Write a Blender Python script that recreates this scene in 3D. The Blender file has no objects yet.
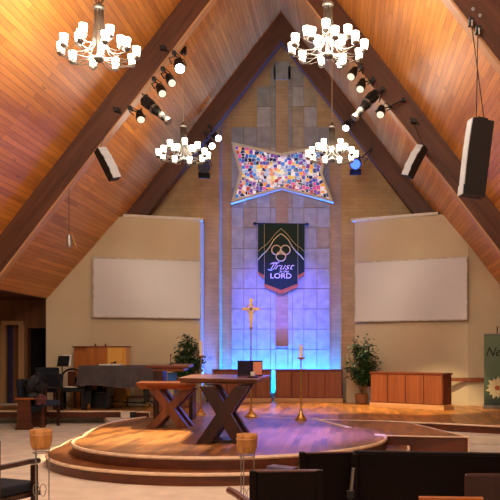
import bpy, bmesh, math, random
from mathutils import Vector, Matrix, Euler
random.seed(7)
SC = bpy.context.scene
COL = SC.collection
PI = math.pi

# ---------------------------------------------------------------- survey of the place
F, VX, HY, EYE = 770.0, 348.0, 352.0, 1.6
def at(px, py, Y):
    return Vector(((px-VX)*Y/F, Y, EYE+(HY-py)*Y/F))
def gr(px, py, z=0.0):
    Y = F*(EYE-z)/(py-HY)
    return Vector(((px-VX)*Y/F, Y, z))
def wx(px, Y): return (px-VX)*Y/F
def wz(py, Y): return EYE+(HY-py)*Y/F

XA, ZR, SL = -1.705, 10.25, 1.30      # ridge x, ridge z, roof slope
def roofz(x): return ZR - SL*abs(x-XA)
HC = .29                               # height of the chancel floor

# ---------------------------------------------------------------- materials
def newmat(name):
    m = bpy.data.materials.new(name); m.use_nodes = True
    nt = m.node_tree; b = nt.nodes['Principled BSDF']
    return m, nt, b
def lin(c):
    return tuple(((v/255)/12.92 if v/255 <= .04045 else ((v/255+.055)/1.055)**2.4) for v in c)+(1,)
def coords(nt, scale=(1,1,1), kind='Object', rot=(0,0,0)):
    t = nt.nodes.new('ShaderNodeTexCoord'); mp = nt.nodes.new('ShaderNodeMapping')
    mp.inputs['Scale'].default_value = scale; mp.inputs['Rotation'].default_value = rot
    nt.links.new(t.outputs[kind], mp.inputs['Vector']); return mp.outputs[0]
def noise(nt, vec, scale, detail=3, rough=.5):
    n = nt.nodes.new('ShaderNodeTexNoise'); n.inputs['Scale'].default_value = scale
    n.inputs['Detail'].default_value = detail; n.inputs['Roughness'].default_value = rough
    nt.links.new(vec, n.inputs['Vector']); return n.outputs['Fac']
def ramp(nt, fac, stops, interp='LINEAR'):
    r = nt.nodes.new('ShaderNodeValToRGB'); r.color_ramp.interpolation = interp
    els = r.color_ramp.elements
    while len(els) < len(stops): els.new(.5)
    for e, (p, c) in zip(els, stops): e.position = p; e.color = lin(c)
    nt.links.new(fac, r.inputs['Fac']); return r.outputs['Color']
def mix(nt, a, b, fac, mode='MIX'):
    m = nt.nodes.new('ShaderNodeMix'); m.data_type = 'RGBA'; m.blend_type = mode
    for s, v in ((m.inputs[6], a), (m.inputs[7], b), (m.inputs[0], fac)):
        if hasattr(v, 'is_linked') : nt.links.new(v, s)
        else: s.default_value = v
    return m.outputs[2]
def bump(nt, b, h, strength=.3, dist=.01):
    n = nt.nodes.new('ShaderNodeBump'); n.inputs['Strength'].default_value = strength
    n.inputs['Distance'].default_value = dist
    nt.links.new(h, n.inputs['Height']); nt.links.new(n.outputs[0], b.inputs['Normal'])
def flat(name, c, rough=.6, metal=0, var=.12, vs=8, emis=None, es=0):
    m, nt, b = newmat(name)
    v = coords(nt); f = noise(nt, v, vs)
    lo = tuple(max(0, x*(1-var)) for x in c); hi = tuple(min(255, x*(1+var)) for x in c)
    nt.links.new(ramp(nt, f, [(.3, lo), (.7, hi)]), b.inputs['Base Color'])
    b.inputs['Roughness'].default_value = rough; b.inputs['Metallic'].default_value = metal
    if emis: b.inputs['Emission Color'].default_value = lin(emis); b.inputs['Emission Strength'].default_value = es
    return m
def wood(name, c1, c2, axis=0, rough=.45, grain=14, gloss=.4):
    m, nt, b = newmat(name)
    s = [grain]*3; s[axis] = grain*.08
    v = coords(nt, tuple(s)); f = noise(nt, v, 1.0, 5, .6)
    nt.links.new(ramp(nt, f, [(.3, c1), (.68, c2)]), b.inputs['Base Color'])
    b.inputs['Roughness'].default_value = rough
    b.inputs['Specular IOR Level'].default_value = gloss
    bump(nt, b, f, .15, .004); return m
def planks(name, c1, c2, row=.13, width=3.2, axis='x', rough=.5, gap=(60,28,10), knots=True, spread=.5, mort=.006, streak=.35):
    """boards running along local x (or y) with butt joints, grain and knots"""
    m, nt, b = newmat(name)
    rot = (0,0,0) if axis == 'x' else (0,0,-PI/2)
    v = coords(nt, (1,1,1), 'Object', rot)
    br = nt.nodes.new('ShaderNodeTexBrick'); nt.links.new(v, br.inputs['Vector'])
    br.inputs['Scale'].default_value = 1; br.inputs['Brick Width'].default_value = width
    br.inputs['Row Height'].default_value = row; br.inputs['Mortar Size'].default_value = mort
    br.inputs['Mortar Smooth'].default_value = .3
    br.inputs['Color1'].default_value = (0,0,0,1); br.inputs['Color2'].default_value = (1,1,1,1)
    br.inputs['Mortar'].default_value = (.5,.5,.5,1); br.offset = .37; br.offset_frequency = 2
    v2 = coords(nt, (1.2,16,16) if axis == 'x' else (16,1.2,16))
    g = noise(nt, v2, 1.0, 5, .65)
    v3 = coords(nt, (.25,.9,.9) if axis == 'x' else (.9,.25,.9))
    big = noise(nt, v3, 1.0, 2)
    a1 = nt.nodes.new('ShaderNodeMath'); a1.operation = 'MULTIPLY_ADD'; a1.inputs[1].default_value = spread
    sep = nt.nodes.new('ShaderNodeSeparateColor'); nt.links.new(br.outputs['Color'], sep.inputs[0])
    nt.links.new(sep.outputs[0], a1.inputs[0])
    a2 = nt.nodes.new('ShaderNodeMath'); a2.operation = 'MULTIPLY'; a2.inputs[1].default_value = streak
    nt.links.new(g, a2.inputs[0]); nt.links.new(a2.outputs[0], a1.inputs[2])
    a3 = nt.nodes.new('ShaderNodeMath'); a3.operation = 'MULTIPLY_ADD'; a3.inputs[1].default_value = .35
    nt.links.new(big, a3.inputs[0]); nt.links.new(a1.outputs[0], a3.inputs[2])
    mu = spread/2+streak/2+.175; col = ramp(nt, a3.outputs[0], [(max(0,mu-spread/2-.16), c1), (min(1,mu+spread/2+.12), c2)])
    if knots:
        v4 = coords(nt, (1.4,4.5,1) if axis == 'x' else (4.5,1.4,1))
        vo = nt.nodes.new('ShaderNodeTexVoronoi'); vo.inputs['Scale'].default_value = 1.0
        nt.links.new(v4, vo.inputs['Vector'])
        r = nt.nodes.new('ShaderNodeMapRange'); r.inputs[1].default_value = .05; r.inputs[2].default_value = .12
        r.inputs[3].default_value = .6; r.inputs[4].default_value = 0
        nt.links.new(vo.outputs['Distance'], r.inputs[0])
        col = mix(nt, col, lin(gap), r.outputs[0])
    r2 = nt.nodes.new('ShaderNodeMath'); r2.operation = 'MULTIPLY'; r2.inputs[1].default_value = .75
    nt.links.new(br.outputs['Fac'], r2.inputs[0])
    col = mix(nt, col, lin(gap), r2.outputs[0])
    nt.links.new(col, b.inputs['Base Color'])
    b.inputs['Roughness'].default_value = rough
    bump(nt, b, br.outputs['Fac'], -.25, .006)
    return m
def bricks(name):
    m, nt, b = newmat(name)
    v = coords(nt, (1,1,1), 'Object', (PI/2,0,0))
    br = nt.nodes.new('ShaderNodeTexBrick'); nt.links.new(v, br.inputs['Vector'])
    br.inputs['Scale'].default_value = 1; br.inputs['Brick Width'].default_value = .30
    br.inputs['Row Height'].default_value = .1; br.inputs['Mortar Size'].default_value = .006
    br.inputs['Color1'].default_value = lin((186,150,106)); br.inputs['Color2'].default_value = lin((166,132,92))
    br.inputs['Mortar'].default_value = lin((140,118,92))
    n = noise(nt, coords(nt), 2.2, 4)
    c = mix(nt, br.outputs['Color'], ramp(nt, n, [(.3,(160,128,90)),(.7,(200,166,122))]), .45)
    nt.links.new(c, b.inputs['Base Color']); b.inputs['Roughness'].default_value = .85
    bump(nt, b, br.outputs['Fac'], -.5, .008); return m
def glassmosaic(name):
    m, nt, b = newmat(name)
    v = coords(nt, (1,1,1))
    vo = nt.nodes.new('ShaderNodeTexVoronoi'); vo.distance = 'CHEBYCHEV'; vo.inputs['Scale'].default_value = 10.5
    vo.inputs['Randomness'].default_value = .72; nt.links.new(v, vo.inputs['Vector'])
    sep = nt.nodes.new('ShaderNodeSeparateColor'); nt.links.new(vo.outputs['Color'], sep.inputs[0])
    deep = ramp(nt, sep.outputs[0], [(0,(24,34,96)),(.14,(60,70,170)),(.26,(20,20,50)),(.38,(205,70,150)),(.48,(110,60,160)),(.58,(40,120,190)),(.68,(225,150,60)),(.78,(225,215,235)),(.9,(170,50,60))], 'CONSTANT')
    pale = ramp(nt, sep.outputs[1], [(0,(240,232,200)),(.16,(226,188,80)),(.32,(230,228,235)),(.46,(70,124,214)),(.6,(200,190,210)),(.74,(150,180,225)),(.88,(222,140,90))], 'CONSTANT')
    # pale panes towards the middle of the design, deep ones in the four points (as leaded)
    ln = nt.nodes.new('ShaderNodeVectorMath'); ln.operation = 'LENGTH'
    mp = coords(nt, (.5,1,1.5)); nt.links.new(mp, ln.inputs[0])
    a = nt.nodes.new('ShaderNodeMath'); a.operation = 'MULTIPLY_ADD'; a.inputs[1].default_value = .55
    nt.links.new(sep.outputs[2], a.inputs[0]); nt.links.new(ln.outputs['Value'], a.inputs[2])
    r = nt.nodes.new('ShaderNodeMapRange'); r.inputs[1].default_value = .56; r.inputs[2].default_value = .70
    nt.links.new(a.outputs[0], r.inputs[0])
    c = mix(nt, pale, deep, r.outputs[0])
    v2 = nt.nodes.new('ShaderNodeTexVoronoi'); v2.distance = 'CHEBYCHEV'; v2.feature = 'F2'; v2.inputs['Scale'].default_value = 10.5
    v2.inputs['Randomness'].default_value = .72; nt.links.new(v, v2.inputs['Vector'])
    d = nt.nodes.new('ShaderNodeMath'); d.operation = 'SUBTRACT'
    nt.links.new(v2.outputs['Distance'], d.inputs[0]); nt.links.new(vo.outputs['Distance'], d.inputs[1])
    r3 = nt.nodes.new('ShaderNodeMapRange'); r3.inputs[1].default_value = .03; r3.inputs[2].default_value = .06
    r3.inputs[3].default_value = 1; r3.inputs[4].default_value = 0
    nt.links.new(d.outputs[0], r3.inputs[0])
    c = mix(nt, c, lin((205,200,205)), r3.outputs[0])
    nt.links.new(c, b.inputs['Base Color']); nt.links.new(c, b.inputs['Emission Color'])
    b.inputs['Emission Strength'].default_value = .5; b.inputs['Roughness'].default_value = .25
    return m

M = {}
M['ceil'] = planks('ceiling boards', (146,80,26), (224,150,64), .105, 4.2, 'x', .42, (104,56,24), True, .22, .005, .5)
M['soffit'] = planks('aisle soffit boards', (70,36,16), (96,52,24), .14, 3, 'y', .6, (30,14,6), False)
M['beam'] = wood('stained laminated beam', (66,36,22), (98,58,36), 0, .5, 9)
M['beamlit'] = wood('beam soffit painted lit', (168,120,76), (196,150,104), 0, .5, 9)  # paler than the beam: lamplight on its underside put into the colour
M['stage'] = planks('stage floor boards', (74,40,18), (166,108,56), .10, .9, 'y', .33, (90,44,20), False, .55, .0025, .6)
M['chancel'] = planks('chancel floor boards', (100,56,20), (200,132,60), .10, .9, 'y', .33, (110,60,25), False, .5, .0025, .6)
M['tread'] = planks('tread boards', (80,42,20), (142,86,44), .10, .9, 'y', .35, (80,40,18), False, .5, .0025, .5)
M['riser'] = wood('stained riser', (66,32,18), (106,54,30), 0, .4, 8)
M['nosing'] = flat('pale nosing strip', (236,208,174), .4, 0, .06)
M['carpet'] = flat('cream carpet', (214,202,182), .95, 0, .05, 3)
M['plaster'] = flat('cream plaster', (196,176,142), .9, 0, .02, 1.5)
M['plaster2'] = flat('grey cream plaster', (176,168,156), .9, 0, .03, 1.5)
M['cap'] = flat('pale ledge', (208,196,174), .6, 0, .04)
M['screen'] = flat('matte screen fabric', (206,202,198), .9, 0, .01, 1)
M['screenedge'] = flat('screen border', (186,174,158), .6)
M['brick'] = bricks('tan brick')
M['stoneA'] = flat('limestone pale', (168,160,148), .8, 0, .07, 5)
M['stoneB'] = flat('limestone grey', (146,140,130), .8, 0, .08, 5)
M['stoneC'] = flat('limestone tan', (166,146,114), .8, 0, .08, 5)
M['cab'] = wood('red oak cabinet', (124,66,38), (148,84,50), 2, .4, 10)
M['cabdark'] = wood('cabinet top', (92,40,22), (126,60,34), 0, .35, 10)
M['plinth'] = wood('pale plinth', (186,132,84), (214,164,112), 0, .45, 8)
M['table'] = wood('dark oak table', (72,36,22), (108,58,36), 0, .28, 10, .6)
M['tableleg'] = wood('dark oak trestle', (40,20,14), (64,32,20), 2, .35, 10)
M['table2'] = wood('red oak table', (104,50,24), (150,82,44), 0, .28, 10, .6)
M['table2leg'] = wood('red oak trestle', (84,42,22), (128,72,38), 2, .35, 10)
M['darkwood'] = wood('dark walnut', (38,18,12), (66,32,20), 2, .4, 10)
M['pew'] = wood('dark pew wood', (14,7,5), (26,13,9), 0, .6, 8, .1)
M['yellowwood'] = wood('golden pine', (220,146,50), (242,184,90), 2, .4, 6)
M['orangewood'] = wood('amber oak', (150,80,30), (184,108,48), 2, .4, 6)
M['black'] = flat('black paint', (10,10,10), .6, 0, .2)
M['gloss'] = flat('black lacquer', (10,9,10), .15, 0, .1)
M['grille'] = flat('speaker grille', (186,192,194), .6, 0, .03, 30)
M['steel'] = flat('dull silver', (150,146,140), .35, .8, .08)
M['chain'] = flat('pale chain', (190,170,140), .5, .2, .05)
M['bronze'] = flat('dark pewter', (112,104,94), .38, .7, .1)
M['brass'] = flat('polished brass', (206,160,84), .28, .9, .08)
M['gold'] = flat('gold', (222,178,92), .3, .6, .08)
M['shade'] = flat('lit frosted glass', (255,244,225), .5, 0, 0, 5, (255,240,214), 9)
M['lens'] = flat('lit lens', (255,250,240), .4, 0, 0, 5, (255,246,230), 14)
M['lensdim'] = flat('dim lens', (190,190,190), .3, 0, .1, 5, (255,236,210), .7)
M['lensblue'] = flat('blue lit lens', (60,90,220), .3, 0, .1, 5, (50,90,255), 3)
M['lensoff'] = flat('unlit lens', (60,66,80), .15, .3, .2)
M['ledcyan'] = flat('cyan diodes', (20,150,255), .3, 0, 0, 5, (0,130,255), 6)
M['green'] = flat('dark green felt', (18,42,36), .85, 0, .1, 20)
M['orangefelt'] = flat('orange felt', (190,104,50), .85, 0, .08, 20)
M['cream'] = flat('cream thread', (222,208,160), .7, 0, .04)
M['white'] = flat('white', (232,228,220), .6, 0, .03)
M['wax'] = flat('candle wax', (240,228,204), .5, 0, .02)
M['navy'] = flat('navy upholstery', (13,19,32), .85, 0, .14, 40)
M['bluegrey'] = flat('blue grey upholstery', (36,48,70), .85, 0, .14, 40)
M['cloth'] = flat('charcoal cloth', (70,62,64), .8, 0, .1, 6)
M['paper'] = flat('paper', (226,220,206), .8, 0, .02)
M['leafA'] = flat('ficus leaf', (44,74,36), .5, 0, .35, 12)
M['bark'] = flat('bark', (96,72,50), .8, 0, .2)
M['wicker'] = flat('brown wicker', (132,84,44), .8, 0, .25, 60)
M['basket'] = wood('bamboo basket', (150,96,40), (204,146,76), 2, .6, 30)
M['doorblue'] = flat('dim blue glass', (42,40,74), .3, 0, .1)
M['doorwood'] = wood('door wood', (92,56,28), (126,80,42), 2, .5, 6)
M['casing'] = wood('pale door casing', (156,116,76), (182,142,98), 2, .5, 6)
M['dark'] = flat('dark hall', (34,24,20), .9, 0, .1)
M['purplecloth'] = flat('muted purple pad', (92,80,110), .8, 0, .1)
M['red'] = flat('dull red garment', (98,52,50), .9, 0, .2, 20)
M['bluebox'] = flat('blue folder', (30,84,150), .5)

# ---------------------------------------------------------------- mesh helper
class MB:
    def __init__(s): s.bm = bmesh.new()
    def box(s, c, d, rot=None, taper=1.0):
        M_ = Matrix.Translation(Vector(c))
        if rot is not None: M_ = M_ @ (rot if isinstance(rot, Matrix) else Euler(rot).to_matrix().to_4x4())
        vs = []
        for z in (-.5,.5):
            t = taper if z > 0 else 1
            for x, y in ((-.5,-.5),(.5,-.5),(.5,.5),(-.5,.5)):
                vs.append(s.bm.verts.new(M_ @ Vector((x*d[0]*t, y*d[1]*t, z*d[2]))))
        for f in ((0,3,2,1),(4,5,6,7),(0,1,5,4),(1,2,6,5),(2,3,7,6),(3,0,4,7)):
            s.bm.faces.new([vs[i] for i in f])
        return s
    def prism(s, pts, a, b, plane='z'):
        """polygon extruded between a and b along z / y / x"""
        def mk(p, t):
            return {'z': (p[0],p[1],t), 'y': (p[0],t,p[1]), 'x': (t,p[0],p[1])}[plane]
        lo = [s.bm.verts.new(mk(p, a)) for p in pts]; hi = [s.bm.verts.new(mk(p, b)) for p in pts]
        n = len(pts)
        s.bm.faces.new(lo[::-1]); s.bm.faces.new(hi)
        for i in range(n): s.bm.faces.new([lo[i], lo[(i+1)%n], hi[(i+1)%n], hi[i]])
        return s
    def cyl(s, p0, p1, r0, r1=None, n=12, cap=True):
        r1 = r0 if r1 is None else r1
        p0, p1 = Vector(p0), Vector(p1); d = (p1-p0).normalized()
        a = d.orthogonal().normalized(); b = d.cross(a)
        A = [s.bm.verts.new(p0+(a*math.cos(t)+b*math.sin(t))*r0) for t in [2*PI*i/n for i in range(n)]]
        B = [s.bm.verts.new(p1+(a*math.cos(t)+b*math.sin(t))*r1) for t in [2*PI*i/n for i in range(n)]]
        for i in range(n): s.bm.faces.new([A[i], A[(i+1)%n], B[(i+1)%n], B[i]])
        if cap: s.bm.faces.new(A[::-1]); s.bm.faces.new(B)
        return s
    def lathe(s, prof, c=(0,0,0), n=20):
        c = Vector(c); rings = []
        for r, z in prof:
            rings.append([s.bm.verts.new(c+Vector((max(r,1e-4)*math.cos(2*PI*i/n), max(r,1e-4)*math.sin(2*PI*i/n), z))) for i in range(n)])
        for A, B in zip(rings, rings[1:]):
            for i in range(n): s.bm.faces.new([A[i], A[(i+1)%n], B[(i+1)%n], B[i]])
        s.bm.faces.new(rings[0][::-1]); s.bm.faces.new(rings[-1])
        return s
    def tube(s, pts, r, n=6, closed=False):
        pts = [Vector(p) for p in pts]; rings = []; N = len(pts)
        a = None
        for i, p in enumerate(pts):
            if closed: d = pts[(i+1)%N]-pts[i-1]
            else: d = pts[min(i+1,N-1)]-pts[max(i-1,0)]
            d.normalize()
            if a is None: a = d.orthogonal().normalized()
            a = (a - d*a.dot(d)).normalized(); b = d.cross(a)
            rings.append([s.bm.verts.new(p+(a*math.cos(2*PI*k/n)+b*math.sin(2*PI*k/n))*r) for k in range(n)])
        for i in range(N if closed else N-1):
            A, B = rings[i], rings[(i+1)%N]
            for k in range(n): s.bm.faces.new([A[k], A[(k+1)%n], B[(k+1)%n], B[k]])
        if not closed: s.bm.faces.new(rings[0][::-1]); s.bm.faces.new(rings[-1])
        return s
    def quad(s, *p):
        s.bm.faces.new([s.bm.verts.new(Vector(q)) for q in p]); return s
    def build(s, name, m, parent=None, loc=None, rot=None, smooth=False, bevel=0):
        bmesh.ops.recalc_face_normals(s.bm, faces=s.bm.faces)
        me = bpy.data.meshes.new(name); s.bm.to_mesh(me); s.bm.free()
        if smooth:
            for p in me.polygons: p.use_smooth = True
        me.materials.append(m)
        o = bpy.data.objects.new(name, me); COL.objects.link(o)
        if loc is not None: o.location = loc
        if rot is not None: o.rotation_euler = rot
        if parent is not None: o.parent = parent
        if bevel:
            b = o.modifiers.new('bevel', 'BEVEL'); b.width = bevel; b.segments = 2; b.limit_method = 'ANGLE'
        return o
def tag(o, label=None, cat=None, group=None, kind=None):
    if label: o['label'] = label
    if cat: o['category'] = cat
    if group: o['group'] = group
    if kind: o['kind'] = kind
    return o
def empty(name, loc, rz=0, label=None, cat=None, group=None, kind=None):
    o = bpy.data.objects.new(name, None); COL.objects.link(o)
    o.location = loc; o.rotation_euler = (0,0,rz); o.empty_display_size = .1
    return tag(o, label, cat, group, kind)
def struct(o): o['kind'] = 'structure'; return o
def copy_tree(o, parent=None):
    c = o.copy(); COL.objects.link(c)
    if parent is not None: c.parent = parent
    for ch in [x for x in COL.objects if x.parent == o]: copy_tree(ch, c)
    return c
def text_mesh(name, body, size, m, parent, loc, rot, shear=0, extrude=.002, sx=1, offset=0, spacing=1):
    cu = bpy.data.curves.new(name, 'FONT'); cu.body = body; cu.size = size; cu.shear = shear
    cu.extrude = extrude; cu.align_x = 'CENTER'; cu.offset = offset; cu.space_character = spacing
    t = bpy.data.objects.new('tmp', cu); COL.objects.link(t)
    dg = bpy.context.evaluated_depsgraph_get(); me = bpy.data.meshes.new_from_object(t.evaluated_get(dg))
    bpy.data.objects.remove(t); bpy.data.curves.remove(cu)
    me.materials.clear(); me.materials.append(m)
    o = bpy.data.objects.new(name, me); COL.objects.link(o); o.parent = parent
    o.location = loc; o.rotation_euler = rot; o.scale = (sx,1,1); return o

# ================================================================= SETTING
YB, YREC = 20.4, 20.8           # brick wall, recessed limestone wall
EAVL, EAVR = -7.35, 3.95
ZE = roofz(EAVL)
# --- floors
struct(MB().box((-1.5, 9, -.1), (19, 25, .2)).build('floor', M['carpet']))
def polyobj(name, pts, z0, z1, m, **k): return struct(MB().prism(pts, z0, z1).build(name, m, **k))
# half-height carpeted level round the chancel
polyobj('floor', [(-11,17.6),(-5.6,17.6),(-4.6,15.2),(-1,14.9),(1.0,14.0),(2.2,13.3),(8,12.0),(8,21),(-11,21)], 0, .145, M['carpet'], bevel=.02)

front = [gr(x,y,HC) for x,y in ((150,417),(230,415.4),(294,418.7),(320,419.5),(376,420.7),(430,422.5),(500,426))]
chan = [(-11,17.1),(-5.0,17.1),(-4.35,16.9)]+[(p.x,p.y) for p in front]+[(5.0,12.2),(8,11.6),(8,20.95),(-11,20.95)]
o = polyobj('floor', chan, .146, HC+.004, M['chancel'])
o.data.materials.append(M['riser'])
for p in o.data.polygons:
    if abs(p.normal.z) < .5: p.material_index = 1
nose = [Vector((-11,17.1,HC)),Vector((-5.0,17.1,HC)),Vector((-4.35,16.9,HC))]+front+[Vector((5.0,12.2,HC)),Vector((8,11.6,HC))]
struct(MB().tube([p-Vector((0,.015,.008)) for p in nose], .017, 6).build('trim_4', M['nosing']))
# --- stage: round platform with a wing on the right
def arc(c, r, a0, a1, n): return [(c[0]+r*math.cos(math.radians(a0+(a1-a0)*i/n)), c[1]+r*math.sin(math.radians(a0+(a1-a0)*i/n))) for i in range(n+1)]
CC = (-1.76, 11.86)
RT = 2.34
top = [(.60,12.62)] + arc(CC, RT, 14, -186, 60)
left_flare = [(-4.13,12.0),(-4.18,12.3),(-4.25,12.65),(-4.32,13.05),(-4.37,13.5),(-4.40,14.1),(-4.33,14.7),(-4.2,15.15),(-4.06,15.45)]
wing = [(2.22,12.3),(1.52,14.7),(1.2,15.35)]
chf = [(p.x,p.y-.004) for p in front[::-1] if p.x < 1.2]
plat_pts = top + left_flare + chf[::-1][0:] + [(1.2,15.33)] + wing[1::-1] + [(.66,12.5)]
plat_pts = [(.47,12.14)] + arc(CC, RT, 6, -181, 60) + left_flare + [(p.x,p.y-.003) for p in front if -3.95 < p.x < 1.1] + [(1.16,14.2),(1.86,11.87)]
stage = empty('floor', (0,0,0), kind='structure')
pl = MB().prism(plat_pts, .146, HC).build('platform_top', M['stage'], stage)
pl.data.materials.append(M['riser'])
for p in pl.data.polygons:
    if abs(p.normal.z) < .5: p.material_index = 1
LOF = [(-4.49,12.1),(-4.55,12.5),(-4.63,12.95),(-4.70,13.4),(-4.73,13.9),(-4.72,14.4),(-4.6,15.0)]
lo_pts = arc(CC, 2.69, 1, -181, 60) + LOF + [(-4.3,15.4),(.6,15)]
lo = MB().prism(lo_pts, 0, .145).build('lower_step', M['tread'], stage)
lo.data.materials.append(M['riser'])
for p in lo.data.polygons:
    if abs(p.normal.z) < .5: p.material_index = 1
wf = MB().prism([(.46,12.11),(1.855,11.875),(1.155,14.1),(.9,14.4),(.3,13)], 0, .289).build('wing', M['riser'], stage)
edge = [Vector((2.28,12.29,HC-.006)), Vector((.63,12.49,HC-.006))]
edge = [Vector((x,y,HC-.006)) for x,y in [(.43,12.16),(.47,12.14)]+arc(CC, RT, 6, -181, 60)+left_flare]
MB().tube(edge, .026, 6).build('nosing', M['nosing'], stage)
MB().tube([(1.86,11.86,HC-.004),(1.2,11.97,HC-.004),(.47,12.11,HC-.004)], .011, 6).build('nosing', M['nosing'], stage)
MB().tube([(1.86,11.87,HC-.004),(1.16,14.2,HC-.004)], .014, 6).build('nosing', M['nosing'], stage)
MB().cyl((1.86,11.87,0),(1.86,11.87,HC), .012, n=6).build('nosing', M['nosing'], stage)
MB().tube([Vector((x,y,.138)) for x,y in arc(CC, 2.69, 1, -181, 60)+LOF], .022, 6).build('nosing', M['nosing'], stage)
tag(MB().box(tuple((gr(303,419.8,HC)+gr(361,426.8,HC))/2+Vector((0,0,.006))), (1.95,.07,.012), (0,0,math.atan2(-1.95,.75))).build('cable_cover', M['nosing']),
    'pale straight cable cover strip lying on the stage floor', 'cable cover')

# --- roof
def slab(name, side):
    # local x runs along the building, local y down the slope
    ang = math.atan(SL)
    L = (abs((EAVL if side < 0 else EAVR)-XA))/math.cos(ang)
    mb = MB(); Y0, Y1 = -4, YREC+.3
    mb.box(((Y0+Y1)/2, L/2, .1 if side < 0 else -.1), (Y1-Y0, L, .2))
    ob = mb.build(name, M['ceil'])
    # columns: local x -> world Y, local y -> down slope
    ex = Vector((0,1,0)); ey = Vector((side*math.cos(ang),0,-math.sin(ang))); ez = ex.cross(ey)
    mt = Matrix((ex,ey,ez)).transposed().to_4x4(); mt.translation = Vector((XA,0,ZR))
    ob.matrix_world = mt
    return struct(ob), ez
slab('ceiling', -1); slab('ceiling', 1)
# aisle ceilings
struct(MB().box(((EAVL-10.4)/2, 8.4, ZE+.1), (10.4+EAVL, 24.8, .2)).build('ceiling', M['soffit']))
struct(MB().box(((EAVR+7.5)/2, 8.4, roofz(EAVR)+.1), (7.5-EAVR, 24.8, .2)).build('ceiling', M['soffit']))
struct(MB().box((-10.4, 8.4, ZE/2+.05), (.2, 24.8, ZE+.1)).build('wall_left', M['plaster']))
struct(MB().box((7.5, 8.4, ZE/2+.05), (.2, 24.8, ZE+.1)).build('wall_right', M['plaster']))
# --- beams
TH = .72
def frame(i, Yf, w=.24, lit_strip=True):
    root = empty('trim_%d' % i, (XA, Yf, 0), kind='structure')
    for s in (-1, 1):
        xe = (EAVL if s < 0 else EAVR)-XA
        e = abs(xe)
        # rafter: local x along the slope
        ang = math.atan(SL)
        L = e/math.cos(ang); dep = TH*math.cos(ang)
        mb = MB()
        off = math.tan(ang)*dep
        # mitred at the ridge
        pts = [(0,-.0),(L,0),(L,-dep),(off,-dep)]
        mb.prism(pts, 0, w, 'y')
        ob = mb.build('rafter', M['beam'], root)
        ex = Vector((s*math.cos(ang),0,-math.sin(ang))); ez = Vector((s*math.sin(ang),0,math.cos(ang))); ey = Vector((0,1,0))
        mt = Matrix((ex,ey,ez)).transposed().to_4x4(); mt.translation = Vector((0,0,ZR-.003))
        ob.matrix_local = mt
        if lit_strip:  # thin board under the rafter, coloured as a lit soffit
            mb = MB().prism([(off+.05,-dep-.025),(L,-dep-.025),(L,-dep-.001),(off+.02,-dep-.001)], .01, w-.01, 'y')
            lo_ = mb.build('lit_soffit_board', M['beamlit'], root); lo_.matrix_local = mt
    return root
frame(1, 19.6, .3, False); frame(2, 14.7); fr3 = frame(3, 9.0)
# --- brick wall with recess
xl, xr = wx(219.5, YB), wx(341, YB)
def wallpoly(x0, x1, zlo=0):
    xs = [x0]+([XA] if x0 < XA < x1 else [])+[x1]
    return [(x0,zlo)]+[(x1,zlo)]+[(x, min(roofz(x)+.02, 99)) for x in xs[::-1]]
back = empty('wall_back', (0,0,0), kind='structure')
MB().prism(wallpoly(-7.3, xl), YB, YB+.9, 'y').build('brick_flank', M['brick'], back)
MB().prism(wallpoly(xr, 3.9), YB, YB+.9, 'y').build('brick_flank', M['brick'], back)
MB().prism(wallpoly(xl-.02, xr+.02), YREC, YREC+.3, 'y').build('brick_centre', M['brick'], back)
# limestone facing, slab by slab
cols = [231.5,244,257,270.5,276]; colsR = [288,292.5,304,317,330]
rows = [410+20*.0 - 20.2*i for i in range(0, 18)]
groups = {'stoneA': MB(), 'stoneB': MB(), 'stoneC': MB()}
rng = random.Random(3)
def stone(x0,x1,y0,y1,key):
    a = at(x0,y0,YREC); b = at(x1,y1,YREC)
    if a.z < HC: a.z = HC
    if b.z <= a.z+.05: return
    groups[key].box(((a.x+b.x)/2, YREC-.015, (a.z+b.z)/2), (b.x-a.x-.016, .03, b.z-a.z-.016))
for i in range(len(rows)-1):
    y0, y1 = rows[i], rows[i+1]; ym = (y0+y1)/2
    for j in range(4):
        for (a, b) in ((cols[j], cols[j+1]), (colsR[j], colsR[j+1])):
            if ym < 141:
                if ym < 62: continue
                lim = (233,332) if ym > 120 else ((249,321) if ym > 80 else (261,306))
                if a < lim[0]-3 or b > lim[1]+3: continue
                if rng.random() < .18 and (b-a) > 7: key = 'stoneC'
                else: key = rng.choice(['stoneB','stoneB','stoneA'])
                if (b-a) < 7: key = 'stoneB'
            else:
                key = rng.choice(['stoneA','stoneA','stoneC' if ym < 250 else 'stoneA','stoneB' if ym < 210 else 'stoneA'])
            stone(a,b,y0,y1,key)
    if ym > 346: stone(276,288,y0,y1,'stoneA')
stone(273.5,291,80,62,'stoneB')
for k, mb in groups.items(): mb.build('limestone_facing', M[k], back)
MB().box((wx(282,YREC), YREC-.04, wz(347,YREC)), (wx(288,YREC)-wx(275,YREC), .08, .05)).build('ledge', M['stoneB'], back)

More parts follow.
